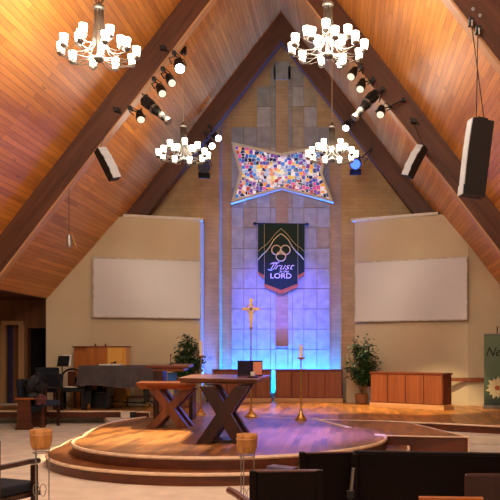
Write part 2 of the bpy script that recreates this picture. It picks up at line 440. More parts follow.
# --- plaster wing walls
def wingwall(name, a, b, th=.42, ztop=5.0, side=-1, capm=True):
    """a,b: (px,Y) of the two ends, a is the inner one"""
    A = Vector((wx(*a), a[1])); B = Vector((wx(*b), b[1]))
    root = empty(name, (0,0,0), kind='structure')
    d = (B-A); L = d.length; u = d/L
    def X(t): return A.x+u.x*t
    tt = [0, L]; xc = XA + side*(ZR-ztop)/SL
    tc = (xc-A.x)/u.x
    pts = [(0,0),(L,0)]
    if 0 < tc < L: pts += [(L, roofz(X(L))+.01),(tc, ztop),(0,ztop)]
    elif tc >= L: pts += [(L,ztop),(0,ztop)]
    else: pts += [(L, roofz(X(L))+.01),(0, roofz(X(0))+.01)]
    mb = MB(); n = Vector((0,1))   # straight back
    lo_ = [mb.bm.verts.new((A.x+u.x*p[0], A.y+u.y*p[0], p[1])) for p in pts]
    hi_ = [mb.bm.verts.new((A.x+u.x*p[0]+n.x*th, A.y+u.y*p[0]+n.y*th, p[1])) for p in pts]
    mb.bm.faces.new(lo_); mb.bm.faces.new(hi_)
    for i in range(len(pts)): mb.bm.faces.new([lo_[i], lo_[(i+1)%len(pts)], hi_[(i+1)%len(pts)], hi_[i]])
    mb.build('plaster', M['plaster'], root)
    if tc > 0 and capm:
        e = min(tc-.02, L); c = A+u*(e/2)+n*(th/2)
        MB().box((c.x, c.y, ztop+.03), (e, th+.04, .07), (0,0,math.atan2(u.y,u.x))).build('ledge', M['cap'], root)
    return root
wingwall('wall_back_left', (200.6,19.9), (91,19.15), .47)
wingwall('wall_back_left', (91,19.15), (46,18.8), .6, capm=False)
wingwall('wall_back_right', (355,20.0), (468,18.75), side=1)
wingwall('wall_back_right', (468,18.75), (640,18.6), .3, side=1, capm=False)
# chair rail on the right and left walls
struct(MB().box(((wx(446,18.9)+3.9)/2, 18.70, wz(379.5,18.7)), (3.9-wx(446,18.9)+.2, .06, .09)).build('trim_5', M['cab']))
struct(MB().box((wx(360,19.9), 19.88, .29+.62), (.7,.03,1.24)).build('trim_6', M['plaster']))
# --- left aisle end wall with door opening and dark passage
YA = 19.45
aw = empty('wall_back_aisle', (0,0,0), kind='structure')
x1, x2 = wx(6,YA), wx(20,YA)
zt = wz(325,YA)
MB().box(((-10.4+x1)/2, YA+.1, 1.5), (x1+10.4, .2, 3)).build('panel', M['doorwood'], aw)
xd1, xd2 = wx(27.5,YA), wx(44,YA)
MB().box(((x2+xd1)/2, YA+.1, 1.5), (xd1-x2, .2, 3)).build('panel', M['doorwood'], aw)
MB().box(((x1+x2)/2, YA+.1, (zt+3)/2), (x2-x1, .2, 3-zt)).build('panel', M['doorwood'], aw)
zt2 = wz(328,YA)
MB().box(((xd1+xd2)/2+.1, YA+.1, (zt2+3)/2), (xd2-xd1+.2, .2, 3-zt2)).build('panel', M['doorwood'], aw)
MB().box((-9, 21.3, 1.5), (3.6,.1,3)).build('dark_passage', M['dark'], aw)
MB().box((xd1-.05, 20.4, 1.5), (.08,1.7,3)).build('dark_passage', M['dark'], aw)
dr = empty('door_1', (0,0,0), kind='structure')
f = MB()
f.box((wx(4,YA), YA-.03, (HC+zt)/2), (.12,.1,zt-HC)); f.box((wx(22.5,YA), YA-.03, (HC+zt)/2), (.14,.1,zt-HC))
f.box((wx(13.2,YA), YA-.032, zt+.05), (wx(24,YA)-wx(2.5,YA), .1, .1)); f.build('casing', M['casing'], dr)
MB().box((wx(9,YA), YA+.12, (HC+zt)/2), (wx(11.6,YA)-wx(6,YA), .04, zt-HC)).build('glass_pane', M['doorblue'], dr)
MB().box((wx(16,YA), YA+.12, (HC+zt)/2), (wx(20.5,YA)-wx(11.6,YA), .06, zt-HC)).build('door_leaf', M['doorwood'], dr)
MB().box((wx(13,YA), YA-.3, HC+.012), (.8,.5,.02)).build('threshold', M['cap'], dr)

# ================================================================= STAINED GLASS
sg = empty('stained_glass_panel', at(281.5,172,YREC-.22), 0, 'large four-pointed stained glass panel in a cream frame on the stone wall', 'stained glass')
c0 = at(281.5,172,YREC-.22)
star = [(231.5,142.5),(281.5,154),(329.5,144.5),(322.5,173),(333.5,203),(281.5,189),(231,204),(240,174)]
P = [at(x,y,YREC-.22)-c0 for x,y in star]
MB().prism([(p.x*.955,p.z*.93) for p in P], -.03, .03, 'y').build('leaded_glass', glassmosaic('leaded glass mosaic'), sg)
mb = MB(); n = len(P)
for i in range(n):
    a, b = P[i], P[(i+1)%n]
    ia, ib = Vector((a.x*.93,0,a.z*.88)), Vector((b.x*.93,0,b.z*.88))
    vs = [mb.bm.verts.new(q) for q in ((a.x,-.09,a.z),(b.x,-.09,b.z),(ib.x,-.09,ib.z),(ia.x,-.09,ia.z),(a.x,.1,a.z),(b.x,.1,b.z),(ib.x,.1,ib.z),(ia.x,.1,ia.z))]
    for q in ((0,1,2,3),(7,6,5,4),(0,4,5,1),(3,2,6,7)): mb.bm.faces.new([vs[k] for k in q])
mb.build('frame', M['cap'], sg)
for px, py in ((240,205),(325,202),(282,158)):
    q = at(px,py,YREC-.22)-c0; MB().cyl((q.x*.9,.1,q.z*.9),(q.x*.9,.24,q.z*.9), .03, n=8).build('bracket', M['steel'], sg)

# ================================================================= HANGING BANNER
YN = YREC-.2
bc = at(281.2,224,YN)
bn = empty('hanging_banner', bc, 0, 'dark green pointed felt banner with cream knot and lettering under the stained glass', 'banner')
def bq(x,y): q = at(x,y,YN)-bc; return (q.x,q.z)
MB().prism([bq(258,224),bq(304.5,224),bq(304.5,271.5),bq(298,275.5),bq(298,275.5),bq(264.3,275.5),bq(258,271.5)][:4]+[bq(264.3,275.5),bq(258,271.5)], 0, .012, 'y').build('felt_back', M['green'], bn)
MB().prism([bq(264.3,224.2),bq(298,224.2),bq(298,283.5),bq(281.2,290),bq(264.3,283.5)], -.03, -.012, 'y').build('felt_panel', M['green'], bn)
MB().prism([bq(258,267),bq(304.5,267),bq(304.5,274),bq(298,279),bq(264.3,279),bq(258,274)], .018, .026, 'y').build('orange_border', M['orangefelt'], bn)
MB().prism([bq(264.3,275),bq(298,275),bq(298,287),bq(281.2,294),bq(264.3,287)], -.008, -.002, 'y').build('orange_border', M['orangefelt'], bn)
r0 = bq(254.8,223.6); r1 = bq(307.2,224.4)
rod = MB().cyl((r0[0],0,r0[1]),(r1[0],0,r1[1]), .022, n=8).build('rod', M['black'], bn)
for q_ in (r0, r1): MB().lathe([(.0,-.05),(.045,-.02),(.045,.02),(0,.05)], (q_[0],0,q_[1]), 8).build('finial', M['black'], rod)
MB().cyl((0,0,0),(0,.2,.05), .012, n=6).build('hook', M['black'], bn)
def bline(pts, r=.014, d=-.04, name='appliqued_line', m='cream'):
    return MB().tube([Vector((bq(x,y)[0], d, bq(x,y)[1])) for x,y in pts], r, 5).build(name, M[m], bn)
bline([(258.3,260),(262,255.5),(266,252),(270,247),(274,240),(277.5,236.5),(281.2,233.8)], .013)
bline([(304,260),(300.5,255.5),(296.5,252),(292.5,247),(288.5,240),(285,236.5),(281.2,233.8)], .013)
bline([(258.3,251.5),(262,248),(267,244.5),(271,240),(275,234.5),(281.2,228.8)], .006)
bline([(304,251.5),(300.5,248),(295.5,244.5),(291.5,240),(287.5,234.5),(281.2,228.8)], .006)
bline([(264.5,224.5),(264.5,283)], .004); bline([(298,224.5),(298,283)], .004)
for cx, cy in ((276.6,250.2),(285.6,250.2),(281.1,256.6)):
    MB().tube([Vector((bq(cx,cy)[0]+.125*math.cos(t), -.045, bq(cx,cy)[1]+.125*math.sin(t))) for t in [2*PI*i/24 for i in range(24)]], .016, 5, True).build('knot_ring', M['cream'], bn)
MB().tube([Vector((bq(281.1,252.6)[0]+.1*math.cos(t), -.05, bq(281.1,252.6)[1]+.1*math.sin(t))) for t in [PI/2+2*PI*i/3 for i in range(3)]], .012, 5, True).build('knot_centre', M['cream'], bn)
def btext(body, x, y, size, sh=0, sx=1, off=0):
    q = bq(x,y); text_mesh('lettering', body, size, M['white'], bn, (q[0],-.045,q[1]), (PI/2,0,0), sh, .003, sx, off)
btext('Trust', 280, 269.6, .25, .5, 1.2, -.002)
MB().tube([Vector((bq(x,y)[0],-.045,bq(x,y)[1])) for x,y in ((268,269.5),(271,270.6),(274,269),(276.5,264.5),(279.5,262.4),(273,262.8),(270.5,264.4))], .009, 5).build('lettering_flourish', M['white'], bn)
btext('in the', 284, 272.7, .1, .3, 1.1)
btext('LORD', 281, 278.4, .19, 0, 1.15, .001)

# ================================================================= BLANK WALL SCREENS
def screen(p0, p1, ytop, ybot, Y0, Y1, label):
    A = Vector((wx(p0,Y0), Y0)); B = Vector((wx(p1,Y1), Y1)); d = B-A; L = d.length
    ang = math.atan2(d.y, d.x); c = (A+B)/2
    zt_ = wz(ytop,(Y0+Y1)/2); zb = wz(ybot,(Y0+Y1)/2)
    r = empty('projection_screen', (c.x,c.y,zb), ang, label, 'screen')
    MB().box((0,0,(zt_-zb)/2), (L,.03,zt_-zb)).build('screen_surface', M['screen'], r)
    f = MB()
    for z in (0, zt_-zb): f.box((0,.0,z), (L+.04,.05,.03))
    for x in (-L/2, L/2): f.box((x,0,(zt_-zb)/2), (.03,.05,zt_-zb))
    f.build('border', M['screenedge'], r); return r
screen(93.5,200.5,259.5,317.5, 19.08, 19.80, 'wide blank white projection screen on the cream wall left of the stone')
screen(355.3,467,260,320.5, 19.90, 18.66, 'wide blank white projection screen on the cream wall right of the stone')

# ================================================================= CHANDELIERS
RCH = .51
def chandelier():
    root = empty('chandelier', (0,0,0))
    MB().lathe([(.0,-.06),(.05,-.05),(.08,-.01),(.05,.03),(.02,.06),(0,.07)], (0,0,-.08), 14).build('hub', M['bronze'], root, smooth=True)
    MB().lathe([(.0,.60),(.06,.60),(.078,.62),(.078,.65),(.03,.68),(.012,.72),(0,.72)], (0,0,0), 16).build('collar', M['bronze'], root)
    MB().cyl((0,0,-.1),(0,0,.60), .014, n=8).build('centre_stem', M['bronze'], root)
    for k in range(15):
        outer = k < 10
        a = 2*PI*(k+.25)/10 if outer else 2*PI*(k-10+.4)/5
        R = RCH if outer else .30
        zc = -.02 if outer else .16
        c, s = math.cos(a), math.sin(a)
        prof = [(.058,.61),(.06,.42),(.07,.27),(.10,.13),(.15,.02),(.24,-.05),(.36,-.085),(R-.03,-.085),(R,-.06)] if outer else \
               [(.05,.61),(.05,.40),(.058,.26),(.085,.15),(.14,.09),(.22,.07),(.28,.08),(R,zc-.05)]
        arm = MB().tube([(r*c,r*s,z) for r,z in prof], .0075, 6)
        if outer: arm.tube([(.03*c,.03*s,-.08),(.2*c,.2*s,-.12),(.34*c,.34*s,-.12),(.44*c,.44*s,-.09)], .007, 5)
        ao = arm.build('arm', M['bronze'], root, smooth=True)
        MB().lathe([(.018,zc-.06),(.03,zc-.05),(.05,zc-.035),(.052,zc-.01),(.045,zc-.005)], (R*c,R*s,0), 12).build('cup', M['bronze'], ao)
        MB().lathe([(.042,zc-.006),(.048,zc+.03),(.055,zc+.08),(.057,zc+.125),(.050,zc+.127),(.03,zc+.11)], (R*c,R*s,0), 14).build('glass_shade', M['shade'], ao, smooth=True)
    return root
ch0 = chandelier()
chs = [ch0]+[copy_tree(ch0) for _ in range(3)]
specs = [((99,51),10.8,'chandelier hanging at the upper left in front of the left beam','large'),
         ((328,48),10.8,'large lit chandelier at the top of the picture right of the ridge','large'),
         ((183.5,155),16.2,'smaller-looking lit chandelier on a long chain left of the stained glass','small'),
         ((332,155),16.4,'lit chandelier overlapping the right points of the stained glass','small')]
chl = []
for i, ((px,py),Y,lab,_) in enumerate(specs):
    o = chs[i]
    p = at(px,py,Y)-Vector((0,0,.02)); o.location = p; o.rotation_euler.z = .37*i
    tag(o, ('lit fifteen-lamp ' if i == 0 else '')+lab, 'chandelier', 'chandeliers with frosted glass cups')
    zt_ = roofz(p.x)-p.z
    # chain and ceiling plate, each its own length
    mb = MB(); z = .72
    if Y > 12:
        k = 0
        while z < zt_-.08:
            mb.tube([(.010*math.cos(t)*(k%2), .010*math.cos(t)*((k+1)%2), z+.035+.036*math.sin(t)) for t in [2*PI*q/8 for q in range(8)]], .004, 4, True)
            z += .056; k += 1
        mb.build('chain', M['chain'], o)
    else:
        for q in range(5):
            a = 2*PI*q/5; mb.cyl((.06*math.cos(a),.06*math.sin(a),.70),(.06*math.cos(a),.06*math.sin(a),zt_-.05), .011, n=6)
        mb.build('stem_rods', M['bronze'], o)
    MB().cyl((0,0,zt_-.1),(0,0,zt_+.05), .07, .07, n=12).build('ceiling_plate', M['black'], o)
    chl.append((p, Y))

# ================================================================= SPEAKERS
def speaker(px,py,Y,w,h,d,rot,label,cables,bow=.07):
    c = at(px,py,Y); r = empty('hanging_speaker', c, 0, label, 'speaker', None)
    tilt, yaw, pitch = rot
    rot = (Matrix.Rotation(math.radians(tilt),3,'Y') @ Matrix.Rotation(math.radians(yaw),3,'Z') @ Matrix.Rotation(math.radians(pitch),3,'X')).to_euler()
    r.rotation_euler = rot
    n = 8; P_ = []
    for i in range(n+1):
        t = -1+2*i/n; P_.append((-d/2-bow*(1-t*t), t*h/2))
    body = MB().prism(P_+[(d/2,h/2),(d/2,-h/2)], -w/2, w/2, 'x').build('cabinet', M['black'], r)
    g = MB()
    for i in range(n):
        (y0,z0),(y1,z1) = P_[i],P_[i+1]
        g.bm.faces.new([g.bm.verts.new(q) for q in ((-w/2+.012,y0-.012,z0),(w/2-.012,y0-.012,z0),(w/2-.012,y1-.012,z1),(-w/2+.012,y1-.012,z1))])
    go = g.build('grille', M['grille'], r); sd = go.modifiers.new('s','SOLIDIFY'); sd.thickness = .01
    inv = Euler(rot).to_matrix().inverted()
    MB().box((0,0,h/2+.015), (w*.6,d*.5,.03)).build('rigging_plate', M['black'], r)
    for k, tip in enumerate(cables):
        st = Vector((0, (-.06 if k else .04), h/2)); en = inv @ (Vector(tip)-c)
        MB().cyl(st, en, .006, n=5).build('suspension_cable', M['black'], r)
    return r
speaker(107.5,164.5,14.3,.20,.62,.13,(-27,50,0),
        'black curved hanging speaker with pale grille below the left beam', [at(108,128,14.7)], .035)
speaker(415,162,14.3,.20,.62,.13,(27,-50,0),
        'black curved hanging speaker with pale grille below the right beam', [at(414,124,14.7)], .035)
speaker(476.5,159,8.9,.19,.88,.25,(7,-79,0),
        'largest black hanging speaker near the right edge on two long cables', [at(471.5,24,8.95), at(478,32,8.95)], .012)
for k, (px,py,lab) in enumerate(((471.5,22,'upper'),(478.5,30,'lower'))):
    r = empty('beam_clamp', at(px,py,8.95), 0, 'small black beam clamp holding the big speaker, the %s of the two' % lab, 'clamp', None)
    MB().prism([(-.035,-.05),(.02,-.03),(.035,.03),(-.03,.05)], -.04, .04, 'y').build('bracket', M['black'], r)
    MB().cyl((0,-.05,0),(0,-.05,-.07), .012, n=8).build('shackle', M['steel'], r)
for k, (px,py) in enumerate(((473,9),(480,15.5))):
    MB().cyl(at(px,py,8.98)-at(0,0,0)*0-Vector((XA,9.0,0)), at(px,py,9.02)-Vector((XA,9.0,0)), .022, n=10).build('bolt', M['steel'], fr3)

# ================================================================= STAGE LIGHTS
def light_fixture(clamp, body, aim, label, lens='lensdim', L=.26, r=.07, long=False, barn=False, name='stage_light'):
    """clamp: on the beam, body: centre of the can, aim: point it faces"""
    clamp, body, aim = Vector(clamp), Vector(body), Vector(aim)
    d = (aim-body).normalized(); L *= 1.2; r *= 1.2
    root = empty(name, clamp, 0, label, 'stage light')
    q = d.to_track_quat('Z','Y').to_matrix().to_4x4(); q.translation = body-clamp
    if long:
        can = MB().cyl((0,0,-L*.5),(0,0,-L*.1), r*.9, r*.9, 14).cyl((0,0,-L*.1),(0,0,L*.12), r*1.15, r*.8, 14).cyl((0,0,L*.12),(0,0,L*.5), r*.68, r*.72, 14)
        can.box((0,0,-L*.3),(r*2.0,r*2.0,L*.22))
    else:
        can = MB().lathe([(0,-L*.55),(r*.55,-L*.5),(r*.8,-L*.35),(r*.85,-L*.05),(r*1.02,0),(r*1.05,L*.42),(r*.9,L*.42)], (0,0,0), 16)
        can.box((0,0,-L*.42),(r*.9,r*.9,L*.2))
    b = can.build('housing', M['black'] if not long else M['black'], root); b.matrix_local = q
    if long:
        s_ = MB().cyl((0,0,-L*.09),(0,0,-L*.03), r*1.2, n=14).cyl((0,0,L*.2),(0,0,L*.3), r*.78, n=14).cyl((0,0,L*.44),(0,0,L*.53), r*.82, n=14).build('metal_ring', M['steel'], root); s_.matrix_local = q
    ls = MB().cyl((0,0,L*.43),(0,0,L*.455), r*.86 if not long else r*.66, n=16).build('lens', M[lens], root); ls.matrix_local = q
    if barn:
        for s_ in (-1,1): bd = MB().box((0,s_*r*1.3,L*.55),(r*2,.008,r*1.5),(-.5*s_,0,0)).build('barn_door', M['black'], root); bd.matrix_local = q
    side = d.cross(Vector((0,0,1))).normalized(); cc = body-clamp; k = r*1.35
    up = (Vector((0,0,0))-cc); up.normalize()
    MB().tube([cc+side*k, cc+side*k+up*L*.35, cc+up*L*.5, cc-side*k+up*L*.35, cc-side*k], .012, 5).build('yoke', M['black'], root)
    MB().cyl(cc+up*L*.5, (0,0,0), .016, n=8).box((0,0,0),(.07,.09,.07)).build('clamp', M['black'], root)
    cab = [cc-d*L*.5, cc-d*L*.7+Vector((.06,0,.04)), cc*.6+Vector((.12,-.03,-.08)), cc*.3+Vector((.09,0,.0)), Vector((.02,0,.02))]
    MB().tube(cab, .009, 5).build('power_cable', M['black'], root)
    return root
YL = 14.55
stageL = Vector((-3.2,12,.3)); stageR = Vector((-.8,12.5,.3)); mid = Vector((-1.7,16,.3))
G = []
G.append(light_fixture(at(174,53,YL), at(179,65,YL), at(184,84,14.0), 'black stage light with a glaring white lens, highest on the left beam','lens', .30,.085))
G.append(light_fixture(at(163,69,YL), at(170,80,YL), at(178,92,14.2), 'black stage light with a dim lens just below the glaring one on the left beam','lensdim', .28,.068))
G.append(light_fixture(at(154,79,YL), at(160.5,90,YL), at(168,105,14.2), 'black stage light in the middle of the left beam row above the long spotlight','lensdim', .28,.068))
G.append(light_fixture(at(146,97,YL), at(156,110.5,YL), at(176,128,14.4), 'long silver-ringed profile spotlight hanging from the left beam','lensoff', .60,.075, True))
G.append(light_fixture(at(130,108,YL), at(140,116,YL), at(144,132,14.2), 'black stage light lowest in the left beam row beside the long spotlight','lensdim', .26,.068))
G.append(light_fixture(at(345,54,YL), at(340,63,YL-.1), at(339,74,13.2), 'small stage light with a glaring round lens directly under the upper right chandelier','lens', .22,.065))
G.append(light_fixture(at(361,66,YL), at(353,73,YL), at(345,88,14.2), 'black stage light with a dim lens, upper one of the right beam row','lensdim', .28,.068))
G.append(light_fixture(at(373,79,YL), at(361.5,85,YL), at(356,102,14.2), 'black stage light hanging second down the right beam row','lensdim', .28,.068))
G.append(light_fixture(at(383,89,YL), at(365.5,105,YL), at(352,121,14.4), 'long silver-ringed profile spotlight hanging from the right beam','lensoff', .60,.075, True))
G.append(light_fixture(at(403,100,YL), at(381,111,YL), at(378,126,14.2), 'black stage light on a long clamp bar lowest in the right beam row','lensdim', .26,.068))
YQ = 19.4
G.append(light_fixture(at(209,126,YQ), at(216,137,YQ), at(227,143,18.9), 'glaring upper stage light at the foot of the rear left beam','lens', .28,.075))
G.append(light_fixture(at(205,133,YQ), at(210,144.5,YQ), at(220,152,18.9), 'glaring lower stage light at the foot of the rear left beam','lens', .28,.075))
G.append(light_fixture(at(200,152,YQ), at(204,166,YQ), at(206,180,18.0), 'wide dark blue wash light beside the small left chandelier','lensoff', .34,.12, False, True))
G.append(light_fixture(at(353,118,YQ), at(347,125,YQ), at(341,140,18.9), 'stage light with bright lens on the rear right beam above the small chandelier','lens', .30,.075))
G.append(light_fixture(at(371,149,YQ), at(356,163,YQ), at(351,172,18.2), 'blue glowing wash light on a bar below the rear right beam','lensblue', .34,.12, False, True))
# black junction clamps on the beams
for px,py,lab in ((163,48,'small black clamp high on the left beam face'),(117,110,'small black clamp low on the left beam face by the speaker'),(414,121,'black hook clamp on the right beam above the speaker')):
    r = empty('beam_hook', at(px,py,14.62), 0, lab, 'clamp')
    MB().box((0,0,0),(.10,.1,.07)).build('block', M['black'], r); MB().cyl((0,0,0),(.09,0,-.07),.018,n=8).cyl((0,0,0),(-.07,0,.06),.018,n=8).build('jaw', M['black'], r)
# lone pendant microphone-style lamp on the left
p = at(69,241,14.6)
r = empty('hanging_pendant', p, 0, 'small silver cylinder pendant hanging on a thin wire at the left', 'pendant')
MB().lathe([(0,.13),(.04,.12),(.05,.08),(.05,-.08),(.06,-.11),(0,-.11)], (0,0,0), 14).build('cylinder_body', M['steel'], r)
MB().cyl((0,0,.12),(0,0,wz(188,14.6)-p.z), .005, n=5).build('wire', M['black'], r)
MB().tube([(.05,0,.14),(.09,0,.0),(.14,0,-.12)], .007, 5).tube([(-.1,0,-.16),(0,0,-.17),(.1,0,-.16)], .006, 5).build('wire_guard', M['brass'], r)

# ================================================================= CABINETS
def cabinet(p0, p1, Y0, Y1, h, n, d, label):
    A = Vector((wx(p0,Y0),Y0)); B = Vector((wx(p1,Y1),Y1)); v = B-A; L = v.length
    r = empty('low_cabinet', (A.x,A.y,HC+.004), math.atan2(v.y,v.x), label, 'cabinet', 'low panelled cabinets along the back wall')
    MB().box((L/2,d/2+.01,.055),(L+.05,d+.03,.11)).build('plinth', M['plinth'], r, bevel=.006)
    MB().box((L/2,d/2,(h-.04+.11)/2),(L,d-.04,h-.04-.11)).build('carcass', M['cabdark'], r)
    MB().box((L/2,d/2-.005,h-.02),(L+.03,d+.03,.04)).build('top', M['cabdark'], r, bevel=.006)
    w = L/n
    for i in range(n):
        MB().box((w*(i+.5), .006, .11+(h-.15)/2),(w-.03,.03,h-.18)).build('door', M['cab'], r, bevel=.004)
    return r
cabinet(212.5,270.5,20.0,20.0,.855,4,.3,'low oak cabinet behind the big table, left of the gap in the centre')
cabinet(275,342,20.0,19.9,.855,4,.3,'low oak cabinet right of centre behind the white candle')
cabinet(370.5,443,18.4,17.2,.83,4,.4,'low oak cabinet with pale plinth against the right cream wall')

# blue wash bars on the floor behind the cabinets
for px, lab in ((236,'blue glowing light bar on the floor behind the left centre cabinet'),(318,'blue glowing light bar on the floor behind the right centre cabinet')):
    r = empty('light_bar', (wx(px,20.45),20.5,HC+.004), 0, lab, 'light bar')
    MB().box((0,0,.05),(1.2,.1,.1)).build('housing', M['black'], r)
    for k in range(8): MB().cyl((-.52+.15*k,0,.1),(-.52+.15*k,0,.115), .03, n=10).build('diode', M['ledcyan'], r)
r = empty('light_can', (-3.63,20.12,HC+.004), 0, 'small blue uplight on the floor in the slot beside the left wall', 'light')
MB().cyl((0,0,0),(0,0,.12),.07,n=12).build('housing', M['black'], r); MB().cyl((0,0,.12),(0,0,.13),.06,n=12).build('lens', M['ledcyan'], r)

# ================================================================= COMMUNION TABLE
Zt = 1.215
t = empty('communion_table', (-2.0,11.6,HC), 0, 'large dark wooden communion table with crossed trestle on the round stage', 'table')
O = Vector((-2.0,11.6,HC))
tp = [(-2.54,11.45),(-1.29,10.92),(-1.30,12.9),(-2.72,13.5)]
MB().prism([(x-O.x,y-O.y) for x,y in tp], Zt-.05-HC, Zt-HC, 'z').build('tabletop', M['table'], t, bevel=.01)
MB().prism([((x-O.x)*.93,(y-O.y-.35)*.95+.35) for x,y in tp], Zt-.075-HC, Zt-.052-HC, 'z').build('apron', M['table'], t)
def xleg(parent, O, Y, dep, zlo, zhi, footL, footR, topL, topR, w, mat, order=0):
    for k, (f, tt) in enumerate(((footL, topR), (footR, topL))):
        x0, x1 = f-O.x, tt-O.x
        yy = Y-O.y+(0 if k == order else .004)
        MB().prism([(x0-w/2,zlo),(x0+w/2,zlo),(x1+w/2,zhi),(x1-w/2,zhi)], yy, yy+dep-(.008 if k != order else 0), 'y').build('trestle_plank', mat, parent, bevel=.006)
xleg(t, O, 10.97, .16, 0, Zt-.1-HC, wx(203,10.97), wx(241,10.97), wx(206,10.97), wx(242,10.97), .21, M['tableleg'])
xleg(t, O, 11.45, .16, 0, Zt-.1-HC, wx(203,10.97), wx(241,10.97), wx(206,10.97), wx(242,10.97), .21, M['tableleg'])
MB().box((wx(223,11)-O.x, 11.29-O.y, .5*(Zt-HC)-.02),(.12,.5,.16)).build('stretcher', M['tableleg'], t)
MB().box((wx(223,11)-O.x, 11.29-O.y, .02),(.36,.44,.04)).build('foot_board', M['tableleg'], t)
# second table
Z2 = 1.075
O2 = Vector((wx(166,13.6),13.6,HC))
t2 = empty('side_table', O2, 0, 'smaller reddish wooden table with crossed planks left of the big table', 'table')
tp = [(wx(135,13.1),13.15),(wx(196.5,13.0),12.95),(wx(197,13.9),13.95),(wx(141,14.1),14.15)]
mb = MB(); 
hi = [mb.bm.verts.new((x-O2.x,y-O2.y,Z2-HC)) for x,y in tp]; me_ = [mb.bm.verts.new((x-O2.x,y-O2.y,Z2-HC-.035)) for x,y in tp]
lo3 = [mb.bm.verts.new(((x-O2.x)*.84,(y-O2.y)*.84,Z2-HC-.11)) for x,y in tp]
for A_, B_ in ((hi,me_),(me_,lo3)):
    for i in range(4): mb.bm.faces.new([A_[i],A_[(i+1)%4],B_[(i+1)%4],B_[i]])
mb.bm.faces.new(hi); mb.bm.faces.new(lo3)
mb.build('tabletop', M['table2'], t2)
xleg(t2, O2, 13.22, .15, 0, Z2-HC-.11, wx(151,13.25), wx(184,13.25), wx(154,13.25), wx(188,13.25), .17, M['table2leg'], 1)
xleg(t2, O2, 13.62, .15, 0, Z2-HC-.11, wx(151,13.25), wx(184,13.25), wx(154,13.25), wx(188,13.25), .17, M['table2leg'], 1)
MB().box((0, 13.5-O2.y, (Z2-HC)/2-.05),(.1,.4,.14)).build('stretcher', M['table2leg'], t2)
# lectern
YLc = 15.0
O3 = Vector((wx(170,YLc),YLc,HC)); zl = wz(366,YLc)-HC
lc = empty('lectern', O3, 0, 'wooden lectern with broad top on slab legs behind the small table', 'lectern')
MB().box((0,0,zl),(wx(190,YLc)-wx(148,YLc),.5,.05),(.06,0,0)).build('desk_top', M['cabdark'], lc, bevel=.008)
MB().box((0,0,zl-.06),(.62,.4,.05),(.06,0,0)).build('top_rail', M['table2'], lc)
MB().box((wx(160,YLc)-O3.x,0,(zl-.06)/2),(.18,.34,zl-.08)).build('leg', M['darkwood'], lc, bevel=.005)
MB().box((wx(192.5,YLc)-O3.x,0,(zl-.35)/2),(.07,.34,zl-.35)).build('leg', M['darkwood'], lc, bevel=.005)
MB().box((wx(176,YLc)-O3.x,0,zl-.35),(.72,.36,.03)).build('shelf', M['white'], lc)
for z in (.26,.40): MB().box((wx(176,YLc)-O3.x,-.1,z),(.68,.06,.07)).build('lower_rail', M['table2'], lc)
tag(MB().box((wx(173,YLc),YLc-.05,HC+zl-.35+.015+.1),(.16,.12,.2)).build('folder', M['bluebox']), 'blue folder standing on the lectern shelf', 'folder')
r = empty('lectern_microphone', (wx(170,YLc),YLc+.05,HC+zl+.03), 0, 'short black microphone on the lectern top', 'microphone')
MB().tube([(0,0,0),(0,0,.1),(.01,-.02,.17)], .008, 6).build('gooseneck', M['black'], r); MB().cyl((.01,-.02,.16),(.012,-.03,.2),.014,n=8).build('capsule', M['black'], r)
MB().cyl((0,0,-.004),(0,0,.01),.03,n=12).build('base', M['black'], r)

# book rest and votive on the communion table
b0 = Vector((wx(250,12.3),12.3,Zt))
r = empty('book_stand', b0, .12, 'dark slanted wooden book stand on the communion table', 'book stand')
MB().prism([(-.2,0),(.2,0),(.2,.02),(-.2,.02)], -.12,.12,'y').build('base', M['darkwood'], r)
MB().box((0,.0,.125),(.40,.02,.26),(-.45,0,0)).build('rest', M['pew'], r)
MB().box((.12,-.055,.12),(.14,.03,.22),(-.45,0,0)).build('pages', M['orangewood'], r)
v0 = Vector((wx(251.5,11.35),11.5,Zt))
r = empty('votive_cup', v0, 0, 'small white votive cup on a dark saucer near the table edge', 'votive')
MB().lathe([(0,0),(.075,0),(.085,.02),(.07,.03),(0,.03)], (0,0,0), 16).build('saucer', M['darkwood'], r)
MB().lathe([(0,.03),(.03,.03),(.036,.09),(.028,.09),(.025,.06),(0,.06)], (0,0,0), 14).build('cup', M['white'], r)

# ================================================================= CANDLE STANDS, CROSS
def candle(px, py_base, py_dish, py_top, label):
    g = gr(px,py_base,HC); Y = g.y
    h1 = wz(py_dish,Y)-HC; h2 = wz(py_top,Y)-HC
    r = empty('candle_stand', g, PI/8, label, 'candle stand', 'brass candle stands on the stage')
    MB().lathe([(0,0),(.125,0),(.125,.02),(.09,.05),(.04,.12),(.02,.18),(.016,.25)], (0,0,0), 8).build('base', M['brass'], r)
    MB().cyl((0,0,.2),(0,0,h1-.02), .015, n=10).build('shaft', M['brass'], r)
    MB().lathe([(0,h1-.04),(.03,h1-.03),(.085,h1),(.085,h1+.012),(0,h1+.012)], (0,0,0), 16).build('drip_pan', M['brass'], r)
    c = tag(MB().cyl((0,0,0),(0,0,h2-h1-.012), .036, n=14).cyl((0,0,h2-h1-.012),(0,0,h2-h1+.01), .004, n=5).build('pillar_candle', M['wax'], None, tuple(g+Vector((0,0,h1+.012)))), 
        'white pillar candle on the '+('right brass stand in front of the blue wall' if px > 250 else 'left brass stand beside the left fig tree'), 'candle')
    return r
candle(301,420,358,344.5,'tall brass stand right of centre carrying a white candle')
candle(201,415,356,341,'tall brass stand left of the communion table carrying a candle')
g = gr(251,417,HC); Y = g.y
r = empty('processional_cross', g, 0, 'slender gold processional cross standing on a brass base', 'cross')
MB().lathe([(0,0),(.125,0),(.125,.02),(.09,.05),(.04,.12),(.02,.18),(.016,.25)], (0,0,0), 8).build('base', M['brass'], r)
